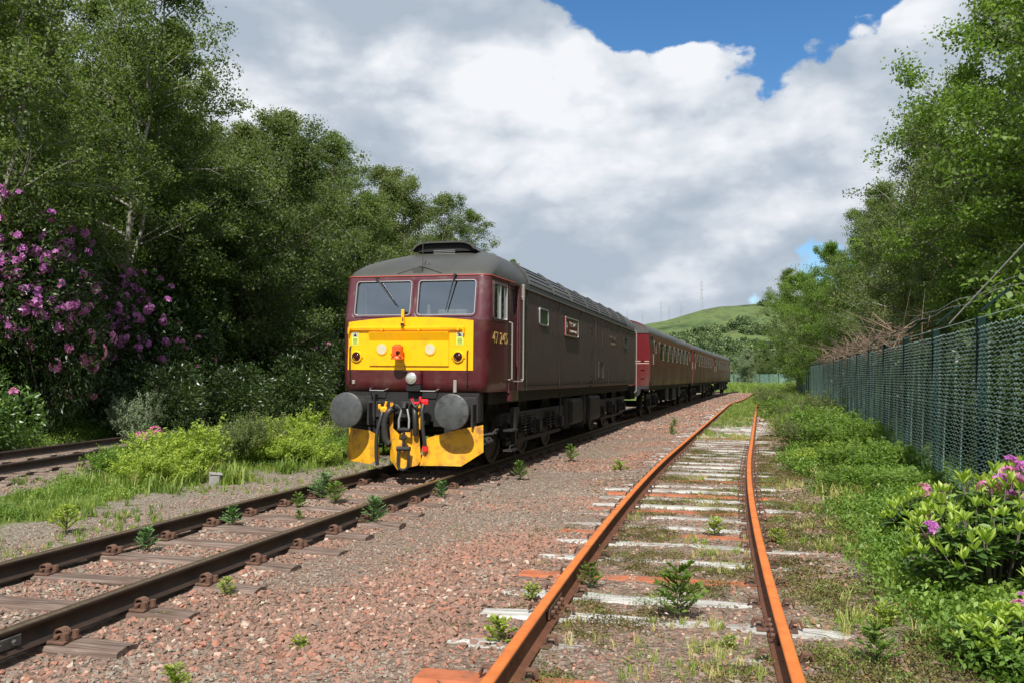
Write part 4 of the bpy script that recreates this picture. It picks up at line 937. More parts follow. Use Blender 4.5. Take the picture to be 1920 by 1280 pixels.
# bogies: frame, three wheelsets, springs
def make_bogie(parent, yc, n_ax=3, pitch=2.16, r=0.57, mf=M['under'], hw=1.05):
    bg = empty('bogie', (0, yc, 0)); bg.parent = parent
    L_ = pitch*(n_ax-1)
    for sx in (-1, 1):
        f = MB(); f.box((sx*hw, 0, 0.78), (0.12, L_+1.0, 0.22), bev=0.02)
        for i in range(n_ax):
            y = -L_/2+i*pitch; f.box((sx*hw, y, 0.60), (0.16, 0.34, 0.34), bev=0.03); f.cyl((sx*(hw+0.05), y, 0.57), (sx*(hw+0.16), y, 0.57), 0.13, n=14)
        f.box((sx*(hw+0.04), 0, 0.36), (0.05, L_+0.4, 0.07)); f.build('bogie_frame', mf, bg, 35)
        for i in range(n_ax-1):
            y = -L_/2+(i+0.5)*pitch; s_ = MB()
            for dy in (-0.24, 0.24):
                P = [(sx*(hw+0.10)+0.075*math.cos(a), y+dy+0.075*math.sin(a), 0.50+a*0.0092) for a in np.arange(0, 36, 0.7)]; s_.tube(P, 0.016, 5)
            s_.build('spring', M['under2'], bg)
        for i in range(n_ax):
            y = -L_/2+i*pitch
            for dy in (-0.68, 0.68):
                s_ = MB(); s_.box((sx*0.86, y+dy, 0.5), (0.10, 0.10, 0.42), bev=0.01); s_.build('brake_block', M['under'], bg)
    for i in range(n_ax):
        y = -L_/2+i*pitch; w_ = MB()
        for sx in (-1, 1):
            w_.lathe((sx*0.68, y, r), (sx, 0, 0), [(0, r+0.028), (0.025, r+0.026), (0.035, r), (0.135, r-0.004), (0.135, r-0.07), (0.10, r-0.09), (0.10, 0.16), (0.15, 0.15)], 32)
        w_.cyl((-0.7, y, r), (0.7, y, r), 0.09, n=12); w_.build('wheelset', M['wheel'], bg, 35)
    return bg
make_bogie(loco, 4.0); make_bogie(loco, 14.3)
sp = MB(); sp.tube([(1.10, 0.30, 0.60), (1.25, 0.35, 0.62), (1.28, 0.42, 0.68), (1.28, 0.55, 0.68), (1.25, 0.6, 0.62), (1.1, 0.6, 0.6)], 0.02, 8); sp.build('sand_pipe_bracket', M['under2'], loco, 40)
sp = MB()
P = [(1.16+0.0, 0.25+0.012*a, 0.50+0.05*math.sin(a)) for a in np.arange(0, 26, 0.5)]; sp.tube([(1.14+0.05*math.cos(a), 0.22+0.014*a, 0.50+0.05*math.sin(a)) for a in np.arange(0, 26, 0.5)], 0.013, 5); sp.build('coiled_pipe', M['under2'], loco)
for sx in (-1, 1):
    t = MB(); t.box((sx*0.95, 7.9, 0.72), (0.55, 1.5, 0.62), bev=0.08); t.build('fuel_tank', M['under'], loco, 35)
    t = MB(); t.box((sx*0.95, 10.4, 0.72), (0.55, 1.7, 0.66), bev=0.06); t.build('battery_box', M['under'], loco, 35)
    for y in (6.95, 7.2, 9.2, 9.42):
        t = MB(); t.cyl((sx*1.05, y, 0.35), (sx*1.05, y, 1.05), 0.10, n=14); t.build('air_reservoir', M['under2'], loco, 35)
    for y in (5.7, 8.6, 12.0):
        t = MB(); t.box((sx*1.24, y, 0.95), (0.03, 0.05, 0.5)); t.build('hanger', M['under2'], loco)
# rear lamp bracket / handrail at the back corner
h = MB(); h.tube([(1.30, 18.2, 1.0), (1.36, 18.22, 1.05), (1.36, 18.22, 3.1), (1.28, 18.2, 3.2)], 0.018, 6); h.build('rear_handrail', M['cream'], loco, 40)

# ------------------------------------------------------------------ coaches
def coach_prof(n=12, W=1.37, zb=1.22, zc=3.16, zt=3.72):
    """half profile from bottom right up to the crown"""
    P = [(W-0.06, zb), (W-0.02, zb+0.25), (W, 1.9), (W, 2.3), (W-0.02, 2.75), (W-0.06, zc)]
    for i in range(1, n+1):
        a = math.pi/2*i/n; P.append(((W-0.06)*math.cos(a)**0.92 if i < n else 0.0, zc+(zt-zc)*math.sin(a)))
    return P
COACH_L = 19.3
def make_coach():
    root = empty('railway_coach')
    P = coach_prof(); Hf = COACH_L/2
    full = P+[(-x, z) for x, z in P[::-1][1:]]; n = len(full)
    # window rows cut by building the sides from strips
    wins = []
    y = -Hf+2.9
    sets = [(-Hf+1.75, 0.55, 2.45, 2.92)]
    for k in range(7):
        sets.append((-Hf+3.85+k*1.94, 1.30, 2.22, 2.92))
    sets.append((Hf-1.75, 0.55, 2.45, 2.92))
    zl = [1.22, 1.47, 1.9, 2.22, 2.45, 2.92, 3.16]
    yl = sorted(set([-Hf, Hf]+[round(c-w/2, 4) for c, w, a, b in sets]+[round(c+w/2, 4) for c, w, a, b in sets]))
    def wx(z):
        for (x0, z0), (x1, z1) in zip(P[:-1], P[1:]):
            if z0 <= z <= z1+1e-6: return x0+(x1-x0)*(z-z0)/(z1-z0)
        return P[0][0]
    V_ = []; F_ = []
    for sx in (-1, 1):
        b0 = len(V_)
        for z in zl:
            for yy in yl: V_.append((sx*wx(z), yy, z))
        ny_ = len(yl)
        for j in range(len(zl)-1):
            for i in range(ny_-1):
                zc = (zl[j]+zl[j+1])/2; yc = (yl[i]+yl[i+1])/2
                if any(abs(yc-c) < w/2 and a < zc < b for c, w, a, b in sets): continue
                F_.append((b0+j*ny_+i, b0+j*ny_+i+1, b0+(j+1)*ny_+i+1, b0+(j+1)*ny_+i))
    ep = [(x, z) for x, z in full]
    for sy in (-1, 1):
        b0 = len(V_); V_ += [(x, sy*Hf, z) for x, z in ep]; F_.append(tuple(range(b0, b0+len(ep))))
    m_ = MB(); m_.add(V_, F_); o = m_.build('coach_body', M['coach'], root); s = o.modifiers.new('skin', 'SOLIDIFY'); s.thickness = 0.03; s.offset = 0
    # roof
    rp = [(x*1.012, z+0.008) for x, z in P[5:]]; rp = rp+[(-x, z) for x, z in rp[::-1][1:]]
    V_ = []; nr = len(rp)
    ysr = [-Hf-0.04, -Hf+0.3]+list(np.linspace(-Hf+1, Hf-1, 10))+[Hf-0.3, Hf+0.04]
    for yy in ysr:
        dr = 0.06 if abs(yy) > Hf else 0
        V_ += [(x, yy, z-dr*(z > 3.3)) for x, z in rp]
    F_ = [(j*nr+i, j*nr+i+1, (j+1)*nr+i+1, (j+1)*nr+i) for j in range(len(ysr)-1) for i in range(nr-1)]+[tuple(range(nr)), tuple(range((len(ysr)-1)*nr, len(ysr)*nr))]
    m_ = MB(); m_.add(V_, F_); m_.build('roof', M['coach_roof'], root, 50)
    for k in range(9):
        m_ = MB(); m_.lathe((0, -8+2*k, 3.70), (0, 0, 1), [(0, 0.16), (0.05, 0.14), (0.09, 0.05)], 14); m_.build('roof_vent', M['coach_roof'], root, 40)
    for sx in (-1, 1):
        for c, w, a, b in sets:
            t3 = plane3((sx*(wx((a+b)/2)+0.0), c, (a+b)/2), (0, 1, 0), (0, 0, 1), (sx, 0, 0))
            f = MB(); ring_mesh(f, rrect(w+0.06, b-a+0.06, 0.06, 4), rrect(w-0.03, b-a-0.03, 0.04, 4), t3, -0.03, 0.022); fo = f.build('window', M['coach_frame'], root)
            g = MB(); Q = rrect(w, b-a, 0.02, 3); g.add([t3(u_, v_, -0.005) for u_, v_ in Q], [tuple(range(len(Q)))]); g.build('pane', M['coachglass'], fo)
            if w > 1: 
                g = MB(); g.box(t3(0, (b-a)*0.22, 0.0), (0.02, w-0.04, 0.022)); g.build('glazing_bar', M['coach_frame'], fo)
        for z in (2.13, 2.05):
            l = MB(); l.box((sx*(wx(z)+0.004), 0, z), (0.006, COACH_L-0.02, 0.022)); l.build('lining', M['lining'], root)
        # doors at both ends
        for yy in (-Hf+0.62, Hf-0.62):
            d = MB(); t3 = plane3((sx*1.352, yy, 2.16), (0, 1, 0), (0, 0, 1), (sx, 0, 0)); ring_mesh(d, rrect(0.72, 1.84, 0.03, 3), rrect(0.69, 1.81, 0.02, 3), t3, -0.01, 0.014); do = d.build('door', M['void'], root)
            g = MB(); g.box((sx*1.345, yy, 2.66), (0.03, 0.46, 0.56)); g.build('pane', M['doorglass'], do)
            g = MB(); g.tube([(sx*1.37, yy+0.28, 2.0), (sx*1.40, yy+0.28, 2.03), (sx*1.40, yy+0.28, 2.4), (sx*1.36, yy+0.28, 2.43)], 0.012, 6); g.build('handle', M['cream'], do)
    for sy in (-1, 1):
        gw = MB(); gw.box((0, sy*(Hf+0.22), 2.25), (1.05, 0.44, 2.1), bev=0.04); gw.build('gangway', M['rubber'], root)
        for z in (2.13, 2.05):
            for sx in (-1, 1):
                l = MB(); l.box((sx*1.0, sy*(Hf+0.018), z), (0.68, 0.006, 0.022)); l.build('lining', M['lining'], root)
        for sx in (-1, 1):
            b = MB(); b.lathe((sx*0.87, sy*(Hf+0.05), 1.03), (0, sy, 0), [(0, 0.10), (0.35, 0.09), (0.37, 0.22), (0.42, 0.22)], 20); b.build('buffer', M['under2'], root, 35)
            b = MB(); b.box((sx*0.95, sy*(Hf+0.02), 1.16), (0.8, 0.10, 0.12)); b.build('headstock', M['under2'], root)
            for k in range(3):
                st = MB(); st.box((sx*1.10, sy*(Hf+0.035), 1.5+0.32*k), (0.14, 0.03, 0.012)); st.build('end_step', M['coach'], root)
    u = MB(); u.box((0, 0, 2.2), (0.05, COACH_L-0.2, 1.9)); u.build('corridor_partition', M['cabgrey'], root)
    u = MB(); u.box((0, 0, 1.12), (2.3, COACH_L-0.2, 0.20)); u.build('solebar', M['under'], root)
    for sx in (-1, 1):
        u = MB(); u.box((sx*1.22, 0, 1.19), (0.16, COACH_L-0.5, 0.03)); u.build('footboard', M['under2'], root)
        for yy, w_, h_ in ((-2.6, 1.3, 0.5), (0.5, 1.6, 0.55), (3.0, 0.8, 0.45)):
            u = MB(); u.box((sx*1.0, yy, 1.02-h_/2), (0.5, w_, h_), bev=0.02); u.build('equipment_box', M['under'] if w_ > 1 else M['under2'], root)
    for yy in (-6.6, 6.6): make_bogie(root, yy, 2, 2.6, 0.46, M['under'], 1.02)
    return root
coach0 = make_coach()
CO = offset_line(MAIN, 0)
def main_at(a): return [float(np.interp(a, MAIN[:, 0], MAIN[:, i])) for i in (1, 2)]
clabels = ['maroon passenger coach with cream lining coupled directly behind the locomotive', 'middle maroon passenger coach between the other two coaches', 'rearmost maroon passenger coach at the far end of the train']
for i in range(3):
    ac = 20.3+COACH_L/2+i*(COACH_L+0.75)
    p = main_at(ac-6.6); q = main_at(ac+6.6)
    c = coach0 if i == 0 else copy_tree(coach0)
    c.location = ((p[0]+q[0])/2, (p[1]+q[1])/2, 0); c.rotation_euler = (0, 0, -math.atan2(q[0]-p[0], q[1]-p[1]))
    tag(c, clabels[i], 'passenger coach', 'maroon coaches behind the locomotive')

# ------------------------------------------------------------------ tracks
RP = [(-0.07, -0.150), (0.07, -0.150), (0.07, -0.140), (0.012, -0.122), (0.009, -0.045), (0.034, -0.035), (0.035, -0.008), (0.028, 0.0), (-0.028, 0.0), (-0.035, -0.008), (-0.034, -0.035), (-0.009, -0.045), (-0.012, -0.122), (-0.07, -0.140)]
def rail_mesh(T, off, z, mats, origin):
    V_ = []; n = len(RP)
    for a, x, y, h in T:
        c, s = math.cos(h), math.sin(h)
        V_ += [(x+(off+u)*c-origin[0], y-(off+u)*s-origin[1], z+v) for u, v in RP]
    m = len(T); i = np.arange(n)[None, :]; j = np.arange(m-1)[:, None]
    F_ = np.stack([j*n+i, (j+1)*n+i, (j+1)*n+(i+1) % n, j*n+(i+1) % n], -1).reshape(-1, 4)
    mi = np.tile(np.array([0]*6+[1, 1, 1]+[0]*5), m-1)
    F_ = F_[:, ::-1]
    return npmesh('rail', V_, F_, mats, mi)
def thin(T, near_end, s1=4, s2=12):
    idx = [i for i in range(len(T)) if (T[i, 2] < near_end and i % s1 == 0) or (T[i, 2] >= near_end and i % s2 == 0)]
    return T[idx]
def timber_mesh(seed, w=0.25, L_=2.6, h=0.13):
    rng = random.Random(seed); m_ = MB(); n = 9; V_ = []
    for i in range(n):
        x = -L_/2+L_*i/(n-1)+rng.uniform(-0.02, 0.02)*(0 < i < n-1)
        e = 0.012 if i in (0, n-1) else 0
        for (yy, zz) in ((-w/2+e, -h), (-w/2+rng.uniform(0, .012)+e, -0.02), (-w/2+0.02+e, -0.001-e), (0, 0.004-e*0.5+rng.uniform(-.003, .003)), (w/2-0.02-e, -0.001-e), (w/2-rng.uniform(0, .012)-e, -0.02), (w/2-e, -h)):
            V_.append((x, yy, zz+rng.uniform(-.003, .003)))
    F_ = [(i*7+k, (i+1)*7+k, (i+1)*7+k+1, i*7+k+1) for i in range(n-1) for k in range(6)]+[tuple(range(7)), tuple(range((n-1)*7, n*7))[::-1]]
    m_.add(V_, F_); return m_
def steel_mesh():
    prof = [(-0.15, -0.11), (-0.13, -0.03), (-0.085, 0.0), (0.085, 0.0), (0.13, -0.03), (0.15, -0.11)]; V_ = []
    xs_ = [-1.28, -1.22, -0.75, 0, 0.75, 1.22, 1.28]
    for k, x in enumerate(xs_):
        dz = -0.07 if k in (0, 6) else 0
        V_ += [(x, y, z+dz) for y, z in prof]
    m_ = MB(); m_.add(V_, [(i*6+k, (i+1)*6+k, (i+1)*6+k+1, i*6+k+1) for i in range(6) for k in range(5)]); return m_
def clip_mesh(style=0):
    """baseplate with screw heads and a coiled spring clip either side of the rail foot; local x across the track"""
    m_ = MB()
    if style == 0:
        m_.box((0, 0, 0.008), (0.38, 0.18, 0.022), bev=0.006)
        for sx in (-1, 1):
            m_.box((sx*0.105, 0, 0.034), (0.03, 0.13, 0.03), bev=0.006)
            m_.cyl((sx*0.165, -0.045, 0.02), (sx*0.165, -0.045, 0.062), 0.027, n=8); m_.cyl((sx*0.165, 0.055, 0.02), (sx*0.165, 0.055, 0.058), 0.022, n=8)
            for k in range(4):
                cx_ = sx*0.11; yk = 0.020*k-0.03
                m_.tube([(cx_+0.038*math.cos(t), yk+0.004*t/1.57, 0.052+0.026*math.sin(t)) for t in np.linspace(-0.6, 3.7, 8)], 0.0075, 5)
    else:
        m_.box((0, 0, 0.006), (0.26, 0.16, 0.016), bev=0.004)
        for sx in (-1, 1):
            for k in range(3):
                m_.tube([(sx*(0.085), 0.02*k-0.02, 0.02), (sx*0.10, 0.02*k-0.02, 0.06), (sx*0.145, 0.02*k-0.02, 0.062), (sx*0.16, 0.02*k-0.02, 0.02)], 0.009, 6)
    return m_
def mbmesh(m_, name, mats, smooth=None):
    me = npmesh(name, m_.v, m_.f, mats, m_.m)
    if smooth is not None:
        me.polygons.foreach_set('use_smooth', np.ones(len(me.polygons), bool)); me.set_sharp_from_angle(angle=math.radians(smooth))
    return me
TB = [mbmesh(timber_mesh(k), 'sleeper', M['timber_brown']) for k in range(3)]
TG = [mbmesh(timber_mesh(10+k, w=0.23), 'sleeper', M['timber_grey']) for k in range(4)]
SSM = mbmesh(steel_mesh(), 'sleeper', M['steel_sleeper'])
CL0 = mbmesh(clip_mesh(0), 'baseplate', M['plate'], 40); CL1 = mbmesh(clip_mesh(1), 'baseplate', M['clip'], 40)
CL0.materials.clear(); CL0.materials.append(M['clip'])
def in_view(x, y, m_=1.5): return y > 1.5 and abs(x) < 0.60*y+m_
def track_thing(name, label, T, z, gauge_off, rail_mats, z_sl, sleepers, near=26):
    root = empty(name, (float(T[0, 1]), float(T[0, 2]), 0)); tag(root, label, 'railway track')
    og = (T[0, 1], T[0, 2])
    for off in (-gauge_off, gauge_off): link('rail', rail_mesh(thin(T, 40), off, z, rail_mats, og), root)
    rng = random.Random(5)
    for (a, kind) in sleepers:
        x, y, h = [float(np.interp(a, T[:, 0], T[:, i])) for i in (1, 2, 3)]
        if not in_view(x, y, 3.0): continue
        me = {'b': rng.choice(TB), 'g': rng.choice(TG), 's': SSM}[kind]
        jig = rng.uniform(-0.03, 0.03) if kind != 's' else 0
        sh = rng.uniform(-0.06, 0.06)
        o = link('sleeper', me, root, (x-og[0]+sh*math.cos(h), y-og[1]-sh*math.sin(h), z_sl+rng.uniform(-0.008, 0.004)), (0, 0, -h+jig))
        if kind == 's': o['label'] = 'rusty orange steel sleeper'
        if y < near:
            for sx in (-1, 1):
                cm = CL0 if kind == 'b' else CL1
                c = link('baseplate', cm, o, (sx*gauge_off-sh, 0, 0.004 if kind != 's' else 0.0))
                if sx < 0: c.rotation_euler = (0, 0, math.pi)
    return root
# main: fitted spacing 0.83
ms = [(-8.776+0.83*i-6*0.83, 'b') for i in range(0, 90)]
tr_main = track_thing('railway_track', 'brown railed track with timber sleepers running under the locomotive', MAIN[(MAIN[:, 0] > -14) & (MAIN[:, 0] < 190)], 0.0, 0.7525, [M['rail'], M['rail_head']], -0.158, ms)
# siding: weathered timbers with rusty steel sleepers between
def side_a(Y): return float(np.interp(Y, SIDE[SIDE[:, 2] < 118, 2], SIDE[SIDE[:, 2] < 118, 0]))
sl = []
for Y, k in [(3.3, 'g'), (4.05, 'g'), (4.85, 's'), (5.50, 'g'), (6.18, 'g'), (6.80, 'g'), (7.48, 's'), (8.20, 'g'), (9.0, 'g'), (9.55, 's'), (10.0, 'g'), (10.72, 'g'), (11.2, 's'), (11.6, 'g'), (12.3, 'g'), (12.75, 's'), (13.2, 'g'), (13.8, 'g'), (14.5, 's'), (14.95, 'g')]: sl.append((side_a(Y), k))
a = sl[-1][0]+0.66; i = 0
while a < side_a(66):
    sl.append((a, 's' if i in (14, 31, 45) else 'g')); a += 0.66; i += 1
tr_side = track_thing('railway_track', 'disused siding of orange rusted rails with grey sleepers beside the fence', SIDE[(SIDE[:, 2] > 0) & (SIDE[:, 2] < 200)], 0.055, 0.7525, [M['rust_web'], M['rust']], -0.100, sl, near=22)
tr_left = track_thing('railway_track', 'further track half hidden by weeds below the rhododendron bank', LEFT[(LEFT[:, 2] > 8) & (LEFT[:, 2] < 80)], 0.06, 0.7525, [M['rail'], M['rail']], -0.150,
                      [(a, 'b') for a in np.arange(LEFT[0, 0]+14, LEFT[0, 0]+48, 0.76)], near=0)
# fishplates at rail joints
def fishplate(root, T, Y, off, z, mat):
    k = T[:, 2] < 118; a = float(np.interp(Y, T[k, 2], T[k, 0])); x, y, h = [float(np.interp(a, T[:, 0], T[:, i])) for i in (1, 2, 3)]
    for s in (-1, 1):
        m_ = MB(); m_.box((s*0.026, 0, 0), (0.024, 0.50, 0.075), bev=0.006)
        for dy in (-0.18, -0.06, 0.06, 0.18): m_.cyl((s*0.03, dy, 0), (s*0.062, dy, 0), 0.019, n=6)
        m_.build('fishplate', mat, root, None, (x+off*math.cos(h)-root.location.x, y-off*math.sin(h)-root.location.y, z-0.083), (0, 0, -h))
fishplate(tr_main, MAIN, 5.55, 0.7525, 0, M['fish'])
fishplate(tr_side, SIDE, 6.15, -0.7525, 0.055, M['clip']); fishplate(tr_side, SIDE, 5.95, 0.7525, 0.055, M['clip'])
#VEG
# ------------------------------------------------------------------ scattering
def hidden_variants(name, meshes):
    c = bpy.data.collections.new(name)
    for i, me in enumerate(meshes):
        o = bpy.data.objects.new('%s_piece' % name, me); c.objects.link(o)
    return c
def scatter(name, P, R, S, tint, col, nvar):
    """one object whose geometry nodes place the pieces of a collection on its points"""
    me = bpy.data.meshes.new(name); P = np.asarray(P, np.float32); n = len(P)
    me.vertices.add(n); me.vertices.foreach_set('co', P.ravel())
    for nm, ty, dat, key in (('rot', 'FLOAT_VECTOR', R, 'vector'), ('siz', 'FLOAT_VECTOR', S, 'vector'), ('tint', 'FLOAT', tint, 'value'), ('pick', 'INT', np.random.RandomState(3).randint(0, nvar, n), 'value')):
        at = me.attributes.new(nm, ty, 'POINT'); at.data.foreach_set(key, np.asarray(dat, np.int32 if ty == 'INT' else np.float32).ravel())
    o = link(name, me)
    ng = bpy.data.node_groups.new(name, 'GeometryNodeTree')
    ng.interface.new_socket('Geometry', in_out='INPUT', socket_type='NodeSocketGeometry'); ng.interface.new_socket('Geometry', in_out='OUTPUT', socket_type='NodeSocketGeometry')
    gi = ng.nodes.new('NodeGroupInput'); go = ng.nodes.new('NodeGroupOutput')
    ci = ng.nodes.new('GeometryNodeCollectionInfo'); ci.inputs['Collection'].default_value = col; ci.inputs['Separate Children'].default_value = True; ci.inputs['Reset Children'].default_value = True
    ip = ng.nodes.new('GeometryNodeInstanceOnPoints'); ip.inputs['Pick Instance'].default_value = True
    def attr(nm, ty):
        a = ng.nodes.new('GeometryNodeInputNamedAttribute'); a.data_type = ty; a.inputs['Name'].default_value = nm; return a.outputs['Attribute']
    ng.links.new(gi.outputs[0], ip.inputs['Points']); ng.links.new(ci.outputs[0], ip.inputs['Instance'])
    ng.links.new(attr('pick', 'INT'), ip.inputs['Instance Index'])
    er = ng.nodes.new('FunctionNodeEulerToRotation'); ng.links.new(attr('rot', 'FLOAT_VECTOR'), er.inputs[0]); ng.links.new(er.outputs[0], ip.inputs['Rotation'])
    ng.links.new(attr('siz', 'FLOAT_VECTOR'), ip.inputs['Scale']); ng.links.new(ip.outputs[0], go.inputs[0])
    md = o.modifiers.new('scatter', 'NODES'); md.node_group = ng
    return o
RNG = np.random.RandomState(11)
def rand_in(n, y0, y1, u0, u1, xf):
    y = RNG.uniform(y0, y1, n); u = RNG.uniform(u0, u1, n); return xf(y)+u, y
# stones
def stone_mesh(seed):
    r = random.Random(seed); bm = bmesh.new()
    for _ in range(11):
        v = Vector((r.gauss(0, 1), r.gauss(0, 1), r.gauss(0, 1))).normalized(); bm.verts.new((v.x*0.5*r.uniform(.8, 1.1), v.y*0.40*r.uniform(.8, 1.1), v.z*0.30*r.uniform(.8, 1.1)))
    bmesh.ops.convex_hull(bm, input=bm.verts); me = bpy.data.meshes.new('stone'); bm.to_mesh(me); bm.free(); me.materials.append(M['stone_i']); return me
STC = hidden_variants('stone', [stone_mesh(i) for i in range(9)])
def zone_masks(X, Y):
    Yc = np.clip(Y, -20, 117); return X-main_x(Yc), X-track_x(SIDE, Yc), X-track_x(LEFT, Yc), X-fence_x(Yc)
def near_rail(X, Y):
    um, us_, ul, uf = zone_masks(X, Y)
    return (np.abs(np.abs(um)-0.775) < 0.10) | (np.abs(np.abs(us_)-0.775) < 0.10) | (np.abs(np.abs(ul)-0.775) < 0.09)
def make_stones(name, n, y0, y1, u0, u1, s0, s1, ypow=1.0, keep=None, lift=0.0):
    y = y0+(y1-y0)*RNG.uniform(0, 1, n)**ypow; x = main_x(y)+RNG.uniform(u0, u1, n)
    k = np.abs(x) < 0.60*y+0.6
    x, y = x[k], y[k]
    k = ~near_rail(x, y); x, y = x[k], y[k]
    if keep is not None:
        k = keep(x, y) > RNG.uniform(0, 1, len(x)); x, y = x[k], y[k]
    um, us_, ul, uf = zone_masks(x, y)
    size = s0+(s1-s0)*RNG.uniform(0, 1, len(x))**2.2
    fine = np.clip((fbm(x, y, 2.2, 3, 21)-0.42)*5, 0, 1)*(um > 1.2)            # patches of finer grey chippings
    fine = np.maximum(fine, (np.abs(us_) < 0.75)*0.75); fine = np.maximum(fine, (um < -1.35)*1.0); fine = np.maximum(fine, (np.abs(um) < .7)*0.35)
    fine = np.maximum(fine, (us_ > 0.95)*0.45)
    size = size*(1-0.45*fine)
    z = ground_z(x, y)+size*0.07+RNG.uniform(-0.2, 0.30, len(x))*size*0.4+lift
    redf = np.clip(1.0-0.62*fine+(fbm(x, y, 1.1, 2, 31)-0.5)*0.8, 0.02, 1)
    rust = np.exp(-((us_+1.75)/0.75)**2)*np.clip((fbm(x, y, 1.4, 2, 61)-0.38)*4, 0, 1)
    t = RNG.uniform(0, 1, len(x)); t = t+(0.84-t)*rust*0.55; tint = np.where(RNG.uniform(0, 1, len(x)) < redf, 0.40+0.60*t**1.1, 0.42*t)
    P = np.stack([x, y, z], -1); R = np.stack([RNG.uniform(-0.5, 0.5, len(x)), RNG.uniform(-0.5, 0.5, len(x)), RNG.uniform(0, 6.28, len(x))], -1)
    return P, R, np.stack([size*RNG.uniform(.85, 1.2, len(x)), size*RNG.uniform(.85, 1.2, len(x)), size*RNG.uniform(.8, 1.3, len(x))], -1), tint
def ballast_keep(x, y):
    um, us_, ul, uf = zone_masks(x, y)
    d = np.ones_like(x)
    # sleepers mostly clear of stone
    a = np.interp(y, MAIN[:, 2], MAIN[:, 0])
    hd = np.interp(y, MAIN[:, 2], MAIN[:, 3]); aa = a+um*np.sin(hd)*1.0
    ph = ((aa+8.776+6*0.83+0.415) % 0.83)-0.415
    on = (np.abs(ph) < 0.125) & (np.abs(um) < 1.25)
    d = np.where(on, np.where(np.abs(um) > 0.95, 0.35, 0.10), d)
    d = np.where(np.abs(us_) < 1.3, np.minimum(d, 0.50), d)
    d = np.where(us_ > 1.3, d*(1-0.55*sstep(1.7, 2.8, us_)), d)
    d = np.where(uf > -1.2, d*0.1, d)
    d = np.where(um < -2.3, d*0.35*(1-sstep(-2.4, -3.4, um)), d)
    d = np.where(um < -1.35, d*0.8, d)
    return d
parts_ = [make_stones('a', 115000, 2.9, 12, -2.8, 6.2, 0.026, 0.078, 1.25, ballast_keep),
          make_stones('b', 62000, 12, 30, -2.8, 7.0, 0.038, 0.09, 1.4, ballast_keep),
          make_stones('c', 26000, 30, 100, -2.5, 6.5, 0.10, 0.20, 1.5, ballast_keep),
          make_stones('l', 22000, 13, 36, -9.5, -4.5, 0.05, 0.12, 1.3, lambda x, y: (np.abs(zone_masks(x, y)[2]) < 2.1)*0.95)]
for nm, pr in (('ballast_stones', parts_),):
    P = np.concatenate([p[0] for p in pr]); R = np.concatenate([p[1] for p in pr]); S = np.concatenate([p[2] for p in pr]); T = np.concatenate([p[3] for p in pr])
    o = scatter(nm, P, R, S, T, STC, 9); tag(o, 'reddish brown and grey ballast stones covering the trackbed', 'ballast', kind='stuff')

# ------------------------------------------------------------------ leaf tools
def leaf_quads(C, L_, W_, rng, up=0.35, dirs=None, fold=0.25):
    """C (n,3) centres; returns verts (4n,3) and faces; leaves are folded diamonds"""
    n = len(C)
    d = rng.normal(size=(n, 3)) if dirs is None else dirs+rng.normal(size=(n, 3))*0.35
    d /= np.linalg.norm(d, axis=1)[:, None]
    nn = rng.normal(size=(n, 3)); nn[:, 2] += up*2.5; s = np.cross(d, nn); s /= np.linalg.norm(s, axis=1)[:, None]+1e-9
    w = np.cross(s, d)
    L_ = np.asarray(L_)[:, None] if np.ndim(L_) else L_; W_ = np.asarray(W_)[:, None] if np.ndim(W_) else W_
    A = C-d*L_/2; B = C+d*L_/2; m = C+d*L_*0.02
    V_ = np.stack([A, m+s*W_/2+w*fold*W_, B, m-s*W_/2+w*fold*W_], 1).reshape(-1, 3)
    F_ = np.arange(4*n).reshape(n, 4); return V_, F_
def tubes_mesh(name, lines, mat, n=6):
    m_ = MB()
    for pts, rr in lines: m_.tube(pts, rr, n if max(rr) > 0.012 else 3)
    return npmesh(name, m_.v, m_.f, mat, smooth=True)
